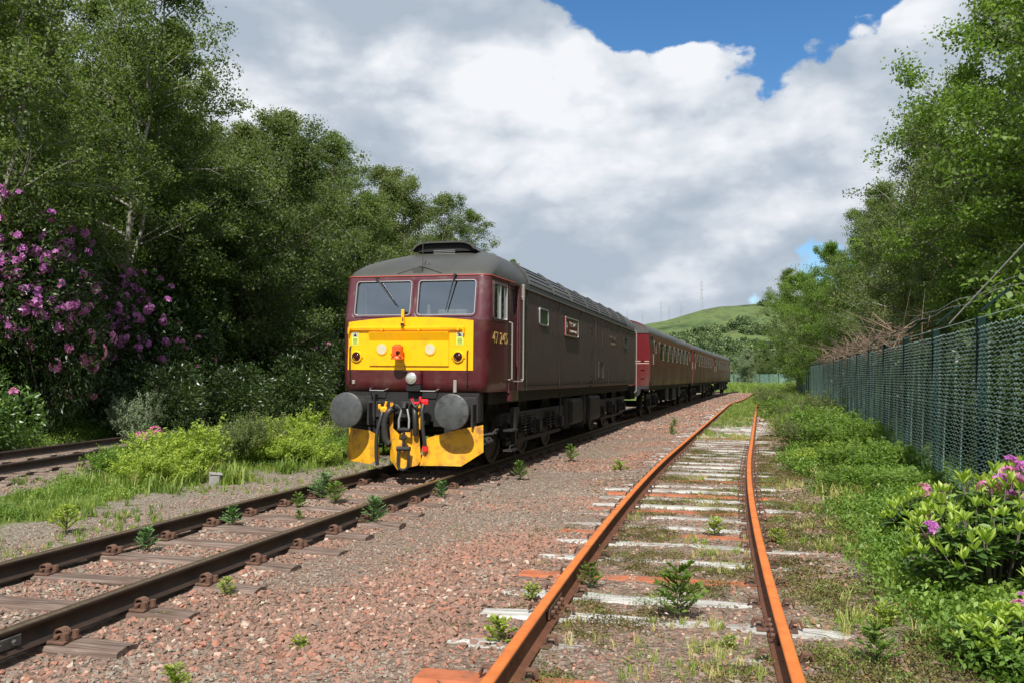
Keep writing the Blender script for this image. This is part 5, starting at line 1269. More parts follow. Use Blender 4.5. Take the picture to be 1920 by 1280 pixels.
def make_tree_meshes(seed, H=11, R=2.8, base=0.25, stems=2, leaves=36000, ls=0.085, leaf='leaf_a', bark='bark', spread=1.0, airy=0.0, clump=0.34, droop=0.0, top=0.0):
    rng = np.random.RandomState(seed); lines = []; tips = []
    for s in range(stems):
        a0 = rng.uniform(0, 6.28); lean = rng.uniform(0.02, 0.16)*spread*(stems > 1)+rng.uniform(0, 0.04)
        h = H*(1 if s == 0 else rng.uniform(0.72, 0.96)); K = 9
        off = np.array([math.cos(a0), math.sin(a0), 0])*0.15*(stems > 1)
        pts = []; wob = rng.normal(size=(K+1, 2))*0.10
        for k in range(K+1):
            t = k/K; pts.append(off+np.array([math.cos(a0)*lean*h*t**1.3+wob[k, 0]*t*1.6, math.sin(a0)*lean*h*t**1.3+wob[k, 1]*t*1.6, h*t*0.97]))
        r0 = 0.0105*H*(1 if s == 0 else 0.75); lines.append(([tuple(p) for p in pts], [max(0.015, r0*(1-0.92*k/K)**1.0) for k in range(K+1)]))
        nl = int(17+H*1.3)
        for j in range(nl):
            t = base+(1-base)*(j+rng.uniform(0, 1))/nl; t = min(t, 0.99)
            p0 = np.array([np.interp(t*K, range(K+1), [p[c] for p in pts]) for c in range(3)])
            az = rng.uniform(0, 6.28); tt = (t-base)/(1-base)
            ln = R*spread*(0.42+0.75*math.sin(math.pi*min(1, 0.22+0.78*tt))**0.8)*rng.uniform(0.55, 1.1)*(1-0.55*tt**2.5)
            up = rng.uniform(0.25, 0.75)+0.35*tt
            q = [p0]; d = np.array([math.cos(az), math.sin(az), up]); d /= np.linalg.norm(d); M_ = 5
            for k in range(M_):
                d = d+rng.normal(size=3)*0.16+np.array([0, 0, -0.10*droop*k]); d /= np.linalg.norm(d); q.append(q[-1]+d*ln/M_)
            rb = max(0.010, r0*0.42*(1-0.7*t)); lines.append(([tuple(x) for x in q], [rb*(1-0.85*k/M_)+0.003 for k in range(M_+1)]))
            for k in range(1, M_+1):
                for _ in range(2 if k < M_ else 3):
                    dd = rng.normal(size=3)*0.7+d*0.8+np.array([0, 0, 0.25-droop*0.6]); dd /= np.linalg.norm(dd); l2 = ln*rng.uniform(0.16, 0.36)
                    e = q[k]+dd*l2; tips.append((e, dd)); tips.append((q[k]*0.5+e*0.5, dd))
                    if k >= 2: lines.append(([tuple(q[k]), tuple(q[k]*0.5+e*0.5+rng.normal(size=3)*0.03), tuple(e+dd*0.15)], [0.010, 0.007, 0.003]))
        tips.append((pts[-1], np.array([0, 0, 1.0])))
    T = np.array([t[0] for t in tips]); wgt = rng.uniform(0.05, 1.0, len(T))**(1.4+airy*2); wgt /= wgt.sum()
    idx = rng.choice(len(T), leaves, p=wgt); sig = clump*rng.uniform(0.55, 1.25, len(T))[idx][:, None]
    bd = rng.normal(size=(leaves, 3)); bd /= np.linalg.norm(bd, axis=1)[:, None]; bd *= rng.uniform(0, 1, (leaves, 1))**0.45
    C = T[idx]+bd*sig*1.75*np.array([1, 1, 0.62+0.9*droop])
    C = C[C[:, 2] > 0.2]
    V_, F_ = leaf_quads(C, ls*rng.uniform(0.7, 1.25, len(C)), ls*0.62*rng.uniform(0.8, 1.2, len(C)), rng)
    ct = rng.uniform(0.15, 0.85, len(T))[idx][:len(C)]
    tint = np.clip(ct*0.55+rng.uniform(0, 0.45, len(C)), 0, 1)
    return (tubes_mesh('trunk', lines, M[bark], 6), npmesh('crown', V_, F_, M[leaf], tint=tint))
def tree(name, meshes, x, y, label, cat='tree', group=None, sc=1.0, rz=None, sz=None, dz=-0.1):
    z = float(ground_z(np.array([x]), np.array([y]))[0])+dz
    r = empty(name, (x, y, z), random.uniform(0, 6.28) if rz is None else rz)
    r.scale = (sc, sc, sc if sz is None else sz)
    link('trunk', meshes[0], r); link('crown', meshes[1], r)
    tag(r, label, cat, group); return r
random.seed(4)
TREES = {
 'a': make_tree_meshes(1, 12, 3.0, 0.16, 3, 68000, 0.100, 'leaf_a', 'bark', clump=0.25),
 'b': make_tree_meshes(2, 11, 2.8, 0.10, 2, 66000, 0.096, 'leaf_b', 'bark', droop=0.35, clump=0.25),
 'c': make_tree_meshes(3, 12, 2.5, 0.28, 2, 44000, 0.090, 'leaf_a', 'bark', airy=0.5, clump=0.26),
 'd': make_tree_meshes(4, 10, 3.2, 0.08, 3, 68000, 0.104, 'leaf_d', 'bark_dark', spread=1.1, clump=0.26),
 'e': make_tree_meshes(5, 9, 3.2, 0.05, 2, 44000, 0.125, 'leaf_c', 'bark', clump=0.3),
 'f': make_tree_meshes(6, 10, 3.4, 0.04, 3, 84000, 0.098, 'leaf_bright', 'bark_dark', clump=0.25),
}
# left hand wood: front row, then a second and third row further up the bank
def xveg(Y): return track_x(LEFT, np.clip(Y, -6, 108))-2.6
LW = [('c', 20.5, -1.4, 1.05, 'pale stemmed birch rising behind the purple rhododendron'),
      ('b', 23.5, -3.4, 1.08, 'broad feathery tree just behind the pale birch'), ('c', 26.0, -1.6, 1.05, 'thin open birch whose twigs reach furthest over the sky on the left'),
      ('a', 29.0, -2.6, 1.08, 'rounded tree with forked pale stems near the middle of the wood'), ('d', 32.5, -1.4, 1.02, 'low spreading dark tree behind the weedy verge'), ('b', 36.0, -2.4, 1.0, 'drooping olive tree left of the locomotive cab'),
      ('a', 40.5, -1.9, 0.96, 'full crowned tree directly left of the locomotive roof'), ('e', 44.0, -0.4, 0.72, 'small grey green willow beside the locomotive'), ('b', 46.0, -2.6, 1.03, 'tall olive tree whose top stands over the locomotive hood'),
      ('c', 51.0, -1.4, 0.92, 'open birch above the locomotive roof vent'), ('d', 56.0, -2.2, 0.9, 'wide dark tree beyond the locomotive cab roof'), ('a', 62.0, -1.4, 0.64, 'tree with a stepped outline where the wood drops towards the train'),
      ('c', 69.0, -1.8, 0.55, 'slim open tree near the end of the wood'), ('b', 77.0, -1.0, 0.5, 'low tree at the tapering end of the wood'), ('a', 88.0, -1.0, 0.45, 'last low tree of the wood seen just over the locomotive roof')]
for i, (k, y, du, sc, lab) in enumerate(LW):
    tree('birch_tree' if k in 'bc' else 'alder_tree', TREES[k], float(xveg(y))+du, y, lab, 'tree', 'trees of the left hand wood', sc)
rr = random.Random(8)
for row, (d0, y0, y1, st, s0) in enumerate(((-7.5, 17, 100, 5.2, 1.08), (-13.5, 22, 110, 6.5, 1.12))):
    y = y0
    while y < y1:
        k = rr.choice('abad' if row == 0 else 'bdad')
        tree('birch_tree' if k in 'bc' else 'alder_tree', TREES[k], float(xveg(y))+d0+rr.uniform(-1.2, 1.2), y, 'tree deep in the left hand wood behind the front row', 'tree', 'trees deeper in the left hand wood', float(np.interp(y, [17, 40, 60, 80, 105], [1.05, 1.08, 0.92, 0.66, 0.45] if row == 0 else [1.1, 1.15, 1.0, 0.85, 0.6]))*rr.uniform(.92, 1.06))
        y += st*rr.uniform(.8, 1.2)*(1+max(0, y-50)/60)
# single spruce tops over the locomotive roof
def make_spruce(seed, H=6):
    rng = np.random.RandomState(seed); lines = [([(0, 0, 0), (0, 0, H)], [0.08, 0.01])]; C = []; D = []
    z = 0.5
    while z < H-0.1:
        L_ = (H-z)*0.30+0.12
        for k in range(7):
            a = rng.uniform(0, 6.28); d = np.array([math.cos(a), math.sin(a), 0.15]); 
            for t in np.linspace(0.05, 1, 16): 
                for _ in range(7): C.append(np.array([0, 0, z])+d*L_*t+rng.normal(size=3)*0.06); D.append(d)
        z += 0.22
    C = np.array(C); V_, F_ = leaf_quads(C, 0.13, 0.05, rng, dirs=np.array(D)); return (tubes_mesh('trunk', lines, M['bark_dark']), npmesh('crown', V_, F_, M['leaf_bright'], tint=rng.uniform(0, 1, len(F_))))
SPR = make_spruce(3, 9)
tree('spruce_tree', SPR, 0.1, 62, 'small pointed spruce showing its bright tip over the locomotive roof', 'tree', sc=1.0)

# right hand trees behind the fence
RW = [('f', 9.5, 5.4, 1.18, 'nearest leafy tree filling the top right corner behind the fence'), ('f', 14.0, 4.8, 1.0, 'bright leaved tree leaning over the fence beside the nearest tree'), ('a', 18.5, 5.2, 0.95, 'dark green tree behind the second fence bay'),
      ('f', 23.0, 4.9, 1.08, 'tall leafy tree in the middle of the right hand row'), ('a', 28.0, 4.2, 0.92, 'rounded tree behind the dead branches on the fence'), ('b', 34.0, 4.4, 1.02, 'olive tree with a thin top beyond the dead branches'), ('c', 40.0, 3.5, 0.82, 'slender open birch standing above the right hand row'),
      ('b', 46.0, 3.6, 0.85, 'feathery tree behind the far end of the straight fence'), ('c', 53.0, 2.6, 1.0, 'second slender birch further along the fence'), ('f', 60.0, 3.0, 1.02, 'bushy bright tree near where the fence bends'), ('a', 68.0, 2.0, 0.92, 'rounded tree leaning out towards the track beyond the fence bend'),
      ('f', 78.0, 1.2, 1.08, 'fresh green tree at the far end of the right hand row'), ('a', 90.0, 1.0, 1.05, 'last dark tree before the distant hill')]
for (k, y, du, sc, lab) in RW:
    tree('birch_tree' if k in 'bc' else 'alder_tree', TREES[k], float(fence_x(y))+du, y, lab, 'tree', 'trees behind the green fence', sc)
for y in np.arange(12, 100, 7.0):
    k = rr.choice('adb'); tree('alder_tree', TREES[k], float(fence_x(y))+9.5+rr.uniform(-1.5, 1.5), float(y), 'tree further up the bank behind the right hand row', 'tree', 'trees deeper in the right hand wood', rr.uniform(.8, 1.0))
# middle distance trees closing the valley
for i, (x, y, k, sc, lab) in enumerate([(44, 172, 'e', 1.0, 'pale grey green willow below the hill'), (36, 176, 'e', 0.8, 'smaller pale willow left of the first pale willow below the hill'), (50, 178, 'd', 0.9, 'broad dark tree right of the pale willow'), (31, 205, 'e', 0.8, 'small pale tree close to the end of the train'),
        (58, 170, 'e', 1.2, 'large pale willow in front of the hill'), (52, 196, 'a', 0.9, 'tree behind the two pale willows'), (26, 235, 'd', 0.8, 'low tree line end behind the coaches'), (66, 160, 'a', 1.2, 'tall tree at the right end of the valley trees'), (42, 215, 'f', 0.9, 'bright tree far down the valley'), (20, 230, 'a', 0.7, 'distant tree above the coach roofs'), (62, 148, 'b', 1.1, 'olive tree nearest the far bend')]):
    tree('willow_tree' if k == 'e' else 'alder_tree', TREES[k], x, y, lab, 'tree', 'trees across the far bend', sc*0.8)

# ------------------------------------------------------------------ bushes
def dome_leaves(seed, R, H, n, ls, ratio, rng=None, lumps=9, fill=0.35, fold=0.2):
    rng = np.random.RandomState(seed); c = []
    K = [(rng.uniform(-0.65, 0.65)*R, rng.uniform(-0.65, 0.65)*R, rng.uniform(0.25, 0.72)*H, rng.uniform(0.28, 0.5)) for _ in range(lumps)]
    K.append((0, 0, H*0.45, 0.6))
    idx = rng.randint(0, len(K), n); Ka = np.array(K)[idx]
    d = rng.normal(size=(n, 3)); d /= np.linalg.norm(d, axis=1)[:, None]; rad = (1-fill*rng.uniform(0, 1, n)**1.5)
    C = np.stack([Ka[:, 0]+d[:, 0]*Ka[:, 3]*R*rad, Ka[:, 1]+d[:, 1]*Ka[:, 3]*R*rad, Ka[:, 2]+d[:, 2]*Ka[:, 3]*H*0.95*rad], 1)
    k = C[:, 2] > 0.02; C = C[k]; d = d[k]
    V_, F_ = leaf_quads(C, ls*rng.uniform(0.7, 1.3, len(C)), ls*ratio*rng.uniform(0.8, 1.2, len(C)), rng, dirs=d*0.6, fold=fold)
    tint = np.clip(np.random.RandomState(seed+1).uniform(0, 1, len(K))[idx][k]*0.4+rng.uniform(0, 0.6, len(C)), 0, 1)
    return V_, F_, tint, C, d
def stems_lines(seed, R, H, n):
    rng = np.random.RandomState(seed); out = []
    for _ in range(n):
        a = rng.uniform(0, 6.28); r = rng.uniform(0.2, 0.8)*R
        out.append(([(0, 0, 0), (math.cos(a)*r*0.4, math.sin(a)*r*0.4, H*0.4), (math.cos(a)*r, math.sin(a)*r, H*rng.uniform(0.6, 0.85))], [0.03*H*0.5+0.006, 0.012, 0.005]))
    return out
def truss(rng, C, up, s, n=11):
    """a ball of small five petalled flowers at C"""
    V_ = []; F_ = []; T_ = []
    for _ in range(n):
        d = rng.normal(size=3)+np.array(up)*1.3; d /= np.linalg.norm(d); c = C+d*s*0.42
        a = np.cross(d, [0.3, 0.5, 0.8]); a /= np.linalg.norm(a); b = np.cross(d, a); t0 = rng.uniform(0, 6.28); tv = rng.uniform(0, 1)
        for k in range(5):
            t = t0+k*1.2566; e = a*math.cos(t)+b*math.sin(t); g = -a*math.sin(t)+b*math.cos(t); i0 = len(V_)
            V_ += [c, c+e*s*0.17+g*s*0.10+d*s*0.06, c+e*s*0.30+d*s*0.10, c+e*s*0.17-g*s*0.10+d*s*0.06]; F_.append((i0, i0+1, i0+2, i0+3)); T_.append(min(1, tv*0.7+rng.uniform(0, .3)))
    return V_, F_, T_
def flowers_mesh(name, seed, C, D, s, mat, n=11):
    rng = np.random.RandomState(seed); V_ = []; F_ = []; T_ = []
    for c, d in zip(C, D):
        v, f, t = truss(rng, c, d, s*rng.uniform(0.8, 1.2), n); b = len(V_); V_ += v; F_ += [tuple(i+b for i in q) for q in f]; T_ += t
    return npmesh(name, np.array(V_), np.array(F_), M[mat], tint=T_)
def bush(name, meshes, x, y, label, cat='shrub', group=None, sc=(1, 1, 1), rz=None, dz=-0.03):
    z = float(ground_z(np.array([x]), np.array([y]))[0])+dz
    r = empty(name, (x, y, z), rr.uniform(0, 6.28) if rz is None else rz); r.scale = sc
    for nm, me in meshes:
        o = link(nm, me, r)
        if nm == 'new_growth' or (nm == 'flower' and len(me.polygons) > 200): o['kind'] = 'stuff'
    if label: tag(r, label, cat, group)
    return r
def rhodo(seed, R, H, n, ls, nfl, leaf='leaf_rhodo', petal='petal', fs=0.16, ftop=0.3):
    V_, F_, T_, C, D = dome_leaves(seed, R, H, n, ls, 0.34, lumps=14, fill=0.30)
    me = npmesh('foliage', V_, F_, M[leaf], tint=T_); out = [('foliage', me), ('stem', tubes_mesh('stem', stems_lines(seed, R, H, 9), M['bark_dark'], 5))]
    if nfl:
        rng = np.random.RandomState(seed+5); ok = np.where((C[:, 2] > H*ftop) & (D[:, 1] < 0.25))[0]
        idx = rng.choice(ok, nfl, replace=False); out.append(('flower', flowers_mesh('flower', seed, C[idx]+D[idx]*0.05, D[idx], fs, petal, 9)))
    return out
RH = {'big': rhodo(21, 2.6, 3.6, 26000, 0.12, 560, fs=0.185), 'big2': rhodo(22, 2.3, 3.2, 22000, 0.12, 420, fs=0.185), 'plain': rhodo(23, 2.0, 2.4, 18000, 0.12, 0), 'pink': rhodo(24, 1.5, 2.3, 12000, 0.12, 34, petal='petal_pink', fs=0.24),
      'lit': rhodo(25, 1.3, 1.9, 9000, 0.13, 9, leaf='leaf_rhodo_lit', petal='petal_pink', fs=0.18), 'few': rhodo(26, 1.8, 2.5, 15000, 0.12, 26, petal='petal_pink', fs=0.16)}
# (kind, Y, offset from the edge of the wood, scale)
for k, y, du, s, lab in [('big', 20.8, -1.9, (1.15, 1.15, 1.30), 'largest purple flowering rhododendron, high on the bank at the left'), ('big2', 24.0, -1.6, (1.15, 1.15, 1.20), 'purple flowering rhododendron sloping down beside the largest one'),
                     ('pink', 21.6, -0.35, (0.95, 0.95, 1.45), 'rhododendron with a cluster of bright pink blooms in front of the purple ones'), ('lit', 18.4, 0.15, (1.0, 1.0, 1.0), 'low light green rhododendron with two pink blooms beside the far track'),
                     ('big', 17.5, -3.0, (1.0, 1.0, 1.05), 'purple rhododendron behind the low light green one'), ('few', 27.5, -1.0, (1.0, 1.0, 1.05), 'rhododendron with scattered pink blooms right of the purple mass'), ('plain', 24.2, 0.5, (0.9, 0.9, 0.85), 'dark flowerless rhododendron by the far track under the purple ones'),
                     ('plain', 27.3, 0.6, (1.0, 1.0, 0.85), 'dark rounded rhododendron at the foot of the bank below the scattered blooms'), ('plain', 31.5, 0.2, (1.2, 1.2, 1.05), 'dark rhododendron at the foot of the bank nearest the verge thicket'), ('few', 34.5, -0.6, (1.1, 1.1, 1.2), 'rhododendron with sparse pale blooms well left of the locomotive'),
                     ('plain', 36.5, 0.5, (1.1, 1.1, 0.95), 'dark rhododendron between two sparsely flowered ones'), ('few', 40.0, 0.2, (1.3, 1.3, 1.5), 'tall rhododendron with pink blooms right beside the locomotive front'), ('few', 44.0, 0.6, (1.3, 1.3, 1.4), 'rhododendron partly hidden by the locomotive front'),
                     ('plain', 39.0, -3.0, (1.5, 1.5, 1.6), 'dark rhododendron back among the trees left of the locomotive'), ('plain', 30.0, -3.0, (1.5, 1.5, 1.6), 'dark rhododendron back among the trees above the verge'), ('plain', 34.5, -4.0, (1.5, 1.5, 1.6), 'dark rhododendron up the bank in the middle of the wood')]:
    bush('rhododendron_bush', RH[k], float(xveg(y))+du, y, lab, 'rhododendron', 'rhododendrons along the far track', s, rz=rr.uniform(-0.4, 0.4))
for q, (y, du, sz) in enumerate([(7.0, 1.9, 1.0), (10.2, 1.8, 0.95), (13.4, 2.0, 1.05), (16.8, 1.8, 0.95), (20.2, 2.0, 1.0), (24.0, 1.8, 1.0), (28.5, 2.0, 1.1), (33.5, 1.9, 1.0), (39.0, 2.0, 1.1), (45.0, 2.0, 1.1)]):  # dark leaved bushes added in place of the tree shade behind the mesh
    bush('added_shade_bush', RH['plain'], float(fence_x(y))+du, y, 'added dark leaved bush standing in for shade close behind the fence mesh', 'bush', 'dark bushes added as shade close behind the fence', (0.85, 0.95, sz))
# loose grey-green shrub at the bank foot
def feather(seed, R, H, n, ls, ratio, leaf, fill=0.5, shoots=None, sl=0.24):
    """bush made of shoots that stand out of several lobes, leaves set along each shoot"""
    rng = np.random.RandomState(seed); ns = shoots or n//26; K = [(rng.uniform(-0.7, 0.7)*R, rng.uniform(-0.7, 0.7)*R, rng.uniform(0.15, 0.55)*H, rng.uniform(0.22, 0.48)) for _ in range(9)]
    idx = rng.randint(0, 9, ns); Ka = np.array(K)[idx]; d = rng.normal(size=(ns, 3)); d[:, 2] = np.abs(d[:, 2])*0.9+0.05; d /= np.linalg.norm(d, axis=1)[:, None]
    P0 = np.stack([Ka[:, 0]+d[:, 0]*Ka[:, 3]*R, Ka[:, 1]+d[:, 1]*Ka[:, 3]*R, Ka[:, 2]+d[:, 2]*Ka[:, 3]*H*0.9], 1)*rng.uniform(0.55, 1.0, ns)[:, None]
    dd = d+np.array([0, 0, 0.55])+rng.normal(size=(ns, 3))*0.25; dd /= np.linalg.norm(dd, axis=1)[:, None]; L_ = sl*rng.uniform(0.5, 1.3, ns)
    m_ = 26; t = rng.uniform(0, 1, (ns, m_)); C = P0[:, None]+dd[:, None]*(t*L_[:, None])[..., None]+rng.normal(size=(ns, m_, 3))*0.022
    D = np.repeat(dd[:, None], m_, 1)*0.5+rng.normal(size=(ns, m_, 3))*0.6; C = C.reshape(-1, 3); D = D.reshape(-1, 3)
    V_, F_ = leaf_quads(C, ls*rng.uniform(0.6, 1.3, len(C)), ls*ratio*rng.uniform(0.8, 1.2, len(C)), rng, dirs=D, fold=0.15)
    tint = np.clip(np.repeat(rng.uniform(0, 0.5, ns), m_)+t.ravel()*0.30+rng.uniform(0, 0.25, len(C)), 0, 1)
    lines = stems_lines(seed, R, H*0.8, 7)+[([tuple(P0[k]), tuple(P0[k]+dd[k]*L_[k])], [0.004, 0.002]) for k in range(0, ns, 3)]
    return [('foliage', npmesh('foliage', V_, F_, M[leaf], tint=tint)), ('stem', tubes_mesh('stem', lines, M['bark_dark'], 4))]
FE = {'grey': feather(31, 0.6, 1.1, 8500, 0.07, 0.25, 'leaf_c'), 'lime': feather(32, 0.6, 0.75, 11000, 0.055, 0.34, 'leaf_lime'), 'lime2': feather(33, 0.75, 0.95, 15000, 0.060, 0.34, 'leaf_lime'), 'olive': feather(34, 0.7, 1.0, 14000, 0.050, 0.30, 'leaf_b'), 'green': feather(35, 0.7, 0.8, 13000, 0.055, 0.42, 'leaf_bright'), 'blue': feather(36, 0.6, 0.9, 11000, 0.05, 0.22, 'leaf_blue')}
bush('willow_bush', FE['grey'], float(xveg(22.8))+1.2, 22.8, 'feathery grey green bush before the dark rhododendrons', 'bush', None, (1.1, 1.1, 1.25))
bush('willow_bush', FE['lime2'], float(xveg(37.5))+1.9, 37.5, 'yellow green bush low at the wood edge near the locomotive buffer', 'bush', None, (1.5, 1.5, 1.6))
bush('willow_bush', FE['lime'], float(xveg(33.0))+1.8, 33.0, 'lime green bush on the bank foot left of the buffer', 'bush', None, (1.6, 1.6, 1.3))

# ------------------------------------------------------------------ small conifers and seedlings
def make_seedling(seed, H=0.35, leaf='leaf_blue', fern=False, n_whorl=7, dens=14):
    rng = np.random.RandomState(seed); C = []; D = []; lines = [([(0, 0, -0.02), (rng.uniform(-.02, .02), rng.uniform(-.02, .02), H)], [0.006, 0.002])]
    for w in range(n_whorl):
        z = H*(0.12+0.85*w/n_whorl); L_ = (H-z)*0.46+0.05
        for k in range(5):
            a = rng.uniform(0, 6.28); d = np.array([math.cos(a), math.sin(a), rng.uniform(0.25, 1.1)]); d /= np.linalg.norm(d)
            lines.append(([(0, 0, z), tuple(np.array([0, 0, z])+d*L_)], [0.003, 0.0015]))
            for t in np.linspace(0.15, 1.05, dens//2):
                for sgn in (-1, 1):
                    s = np.array([-d[1], d[0], 0])*sgn; dd = d*0.8+s*0.7; C.append(np.array([0, 0, z])+d*L_*t+dd*0.016); D.append(dd)
    C = np.array(C); D = np.array(D); V_, F_ = leaf_quads(C, 0.050*rng.uniform(0.5, 1.2, len(C)), 0.017, rng, up=0.7, dirs=D*1.6, fold=0.1)
    return [('foliage', npmesh('foliage', V_, F_, M[leaf], tint=rng.uniform(0, 1, len(F_)))), ('stem', tubes_mesh('stem', lines, M['bark_dark'], 4))]
SD = {'b1': make_seedling(41), 'b2': make_seedling(42, 0.30), 'g1': make_seedling(43, 0.30, 'leaf_lime'), 'g2': make_seedling(44, 0.32, 'leaf_bright'), 'y1': make_seedling(45, 0.22, 'leaf_lime', n_whorl=5)}
def seedling(k, um, Y, s, lab, track=main_x, cat='seedling'):
    x = float(track(Y) if track is main_x else track_x(SIDE, Y))+um
    z = -0.19 if track is main_x else -0.11
    r = empty('conifer_seedling', (x, Y, z-0.01), rr.uniform(0, 6.28)); r.scale = (s, s, s)
    for nm, me in SD[k]: link(nm, me, r)
    tag(r, lab, cat, 'conifer seedlings growing in the ballast')
SIDEX = lambda Y: track_x(SIDE, Y)
for a in [('b1', -0.52, 8.9, 0.72, 'seedling against the left rail, nearest the camera of those inside the running track'), ('b2', -0.50, 10.35, 0.82, 'blue green seedling by the left rail, second one in front of the locomotive'),
          ('g2', -0.42, 11.75, 0.70, 'small seedling by the left rail just before the leafy clump'), ('b1', 1.02, 10.6, 0.98, 'tall blue green seedling outside the right rail in front of the locomotive'), ('g1', -2.05, 9.9, 1.05, 'lime seedling on the grey verge left of the running track'),
          ('b1', 1.05, 12.9, 0.75, 'seedling outside the right rail beside the plough'), ('g2', 1.55, 15.3, 1.0, 'seedling at the shadow edge beside the first bogie'), ('g2', 1.72, 18.6, 1.1, 'bright spreading plant at the shadow edge below the coach body'),
          ('g1', 1.20, 7.2, 0.50, 'little lime seedling against the outside of the right rail'), ('g1', 2.15, 4.95, 0.62, 'pale lime seedling alone in the red ballast at the bottom'), ('y1', 2.45, 5.75, 0.50, 'tiny yellow green seedling in the red ballast between the tracks'),
          ('g2', 0.05, 10.8, 0.45, 'sparse little seedling in the middle of the running track'), ('g2', 3.0, 26.5, 1.0, 'spindly plant in the ballast left of the rusty rail'), ('g2', 2.6, 31.0, 1.0, 'spindly plant in the ballast beside the first coach'), ('y1', 3.1, 16.2, 1.2, 'low plant beside the rusty rail half way along')]:
    seedling(*a)
for a in [('g2', 0.12, 6.25, 1.25, 'largest seedling standing between the rusty rails'), ('y1', 0.35, 9.6, 0.9, 'yellow green fern frond inside the right rusty rail'), ('y1', 0.98, 9.1, 0.8, 'yellow green fern outside the right rusty rail'), ('y1', -0.98, 5.7, 0.8, 'lime tuft on the sleeper ends left of the rusty rail'),
          ('g2', -0.62, 7.2, 0.65, 'leafy weed climbing over the left rusty rail'), ('y1', -1.0, 6.8, 0.6, 'lime tuft one sleeper further up the left rusty rail'), ('y1', 0.45, 5.6, 0.45, 'tiny tuft inside the right rusty rail'), ('g2', 1.3, 5.3, 0.8, 'weed outside the right rusty rail near the bottom'), ('y1', 1.5, 6.1, 0.8, 'lime weed on the sleeper end right of the rusty track')]:
    seedling(*a, track=SIDEX)
# leafy clump at the left rail just in front of the engine
bush('spruce_bush', [(n_, m_) for n_, m_ in make_seedling(48, 0.42, 'leaf_blue', n_whorl=8)], float(main_x(12.6))-0.50, 12.6, 'dense blue green clump on the left rail under the buffer', 'bush', None, (1.15, 1.15, 0.95), dz=0.0)
bush('spruce_bush', [(n_, m_) for n_, m_ in make_seedling(49, 0.38, 'leaf_bright', n_whorl=8)], float(main_x(12.2))-0.15, 12.2, 'spreading green clump between the rails under the coupling', 'bush', None, (1.0, 1.0, 0.8), dz=0.0)

# verge thicket between the two left hand tracks
VB = [('lime2', 15.2, -4.0, (1.2, 1.2, 1.0), 'bright lime bush nearest the running track in the verge thicket'), ('olive', 17.0, -4.3, (1.3, 1.3, 1.15), 'olive heathery bush, tallest of the verge thicket'), ('lime', 17.3, -3.2, (1.2, 1.2, 0.9), 'lime bush at the track side of the thicket near the buffer'),
      ('green', 15.0, -4.75, (1.0, 1.0, 0.75), 'fresh green bush at the front of the verge thicket'), ('blue', 16.4, -5.0, (1.1, 1.1, 0.9), 'blue green spruce bush in the middle of the thicket'), ('lime2', 18.8, -4.1, (1.2, 1.2, 1.1), 'lime bush at the back of the thicket'),
      ('green', 18.5, -2.9, (1.0, 1.0, 0.75), 'low green bush between the thicket and the buffer'), ('lime', 14.0, -3.75, (0.95, 0.95, 0.80), 'round lime spruce bush standing forward on the verge'),
      ('olive', 20.5, -3.6, (1.2, 1.2, 1.0), 'olive bush seen just left of the buffer'), ('lime', 19.8, -2.6, (1.0, 1.0, 0.7), 'yellow green bush touching the left buffer in view'),]
for k, y, du, s, lab in VB: bush('verge_bush', FE[k], float(main_x(y))+du, y, lab, 'bush', 'bushes on the verge between the tracks', s)
_c = np.array([[0, 0, 0.0], [0.10, 0.05, 0.02], [0.28, 0.02, 0.05], [0.2, 0.1, 0.1]]); _d = np.array([[0, 0, 1.0]]*4)
o = link('fallen_blossom', flowers_mesh('fallen_blossom', 77, _c, _d, 0.20, 'petal_pink', 12), None, (float(main_x(15.6))-5.05, 15.6, 0.42)); tag(o, 'pink blossom cluster among the lime bushes on the verge', 'flowers')

# right side shrubs between the siding and the fence
RB = [('green', 12.5, 0.95, (1.0, 1.0, 0.58), 'low green shrub close to the second fence post'), ('green', 15.0, 0.9, (1.3, 1.3, 0.84), 'green shrub against the fence beside the mossy patch'), ('lime', 16.5, 1.4, (1.1, 1.1, 0.62), 'lime shrub standing out towards the siding'), ('green', 18.6, 1.0, (1.4, 1.4, 1.15), 'tall weedy shrub climbing the fence'),
      ('olive', 20.6, 1.5, (1.2, 1.2, 0.84), 'brownish gorse bush near the end of the right rusty rail'), ('green', 22.5, 1.1, (1.5, 1.5, 1.25), 'dense green shrub beyond the climbing one'), ('olive', 26.0, 1.5, (1.4, 1.4, 1.04), 'dark heathery bush in the grass where the siding disappears'), ('olive', 29.0, 1.2, (1.6, 1.6, 1.36), 'olive shrub tight against the far fence bays'),
      ('lime', 25.0, 1.5, (1.3, 1.3, 0.84), 'light green shrub between two darker ones by the fence'), ('green', 34.0, 1.6, (1.8, 1.8, 1.25), 'far green shrub near the fence corner'), ('olive', 41.0, 1.8, (2.0, 2.0, 1.36), 'furthest brown green shrub at the fence corner')]
for k, y, dl, s, lab in RB: bush('verge_bush', FE[k], float(fence_x(y))-dl, y, lab, 'shrub', 'shrubs along the foot of the fence', s)

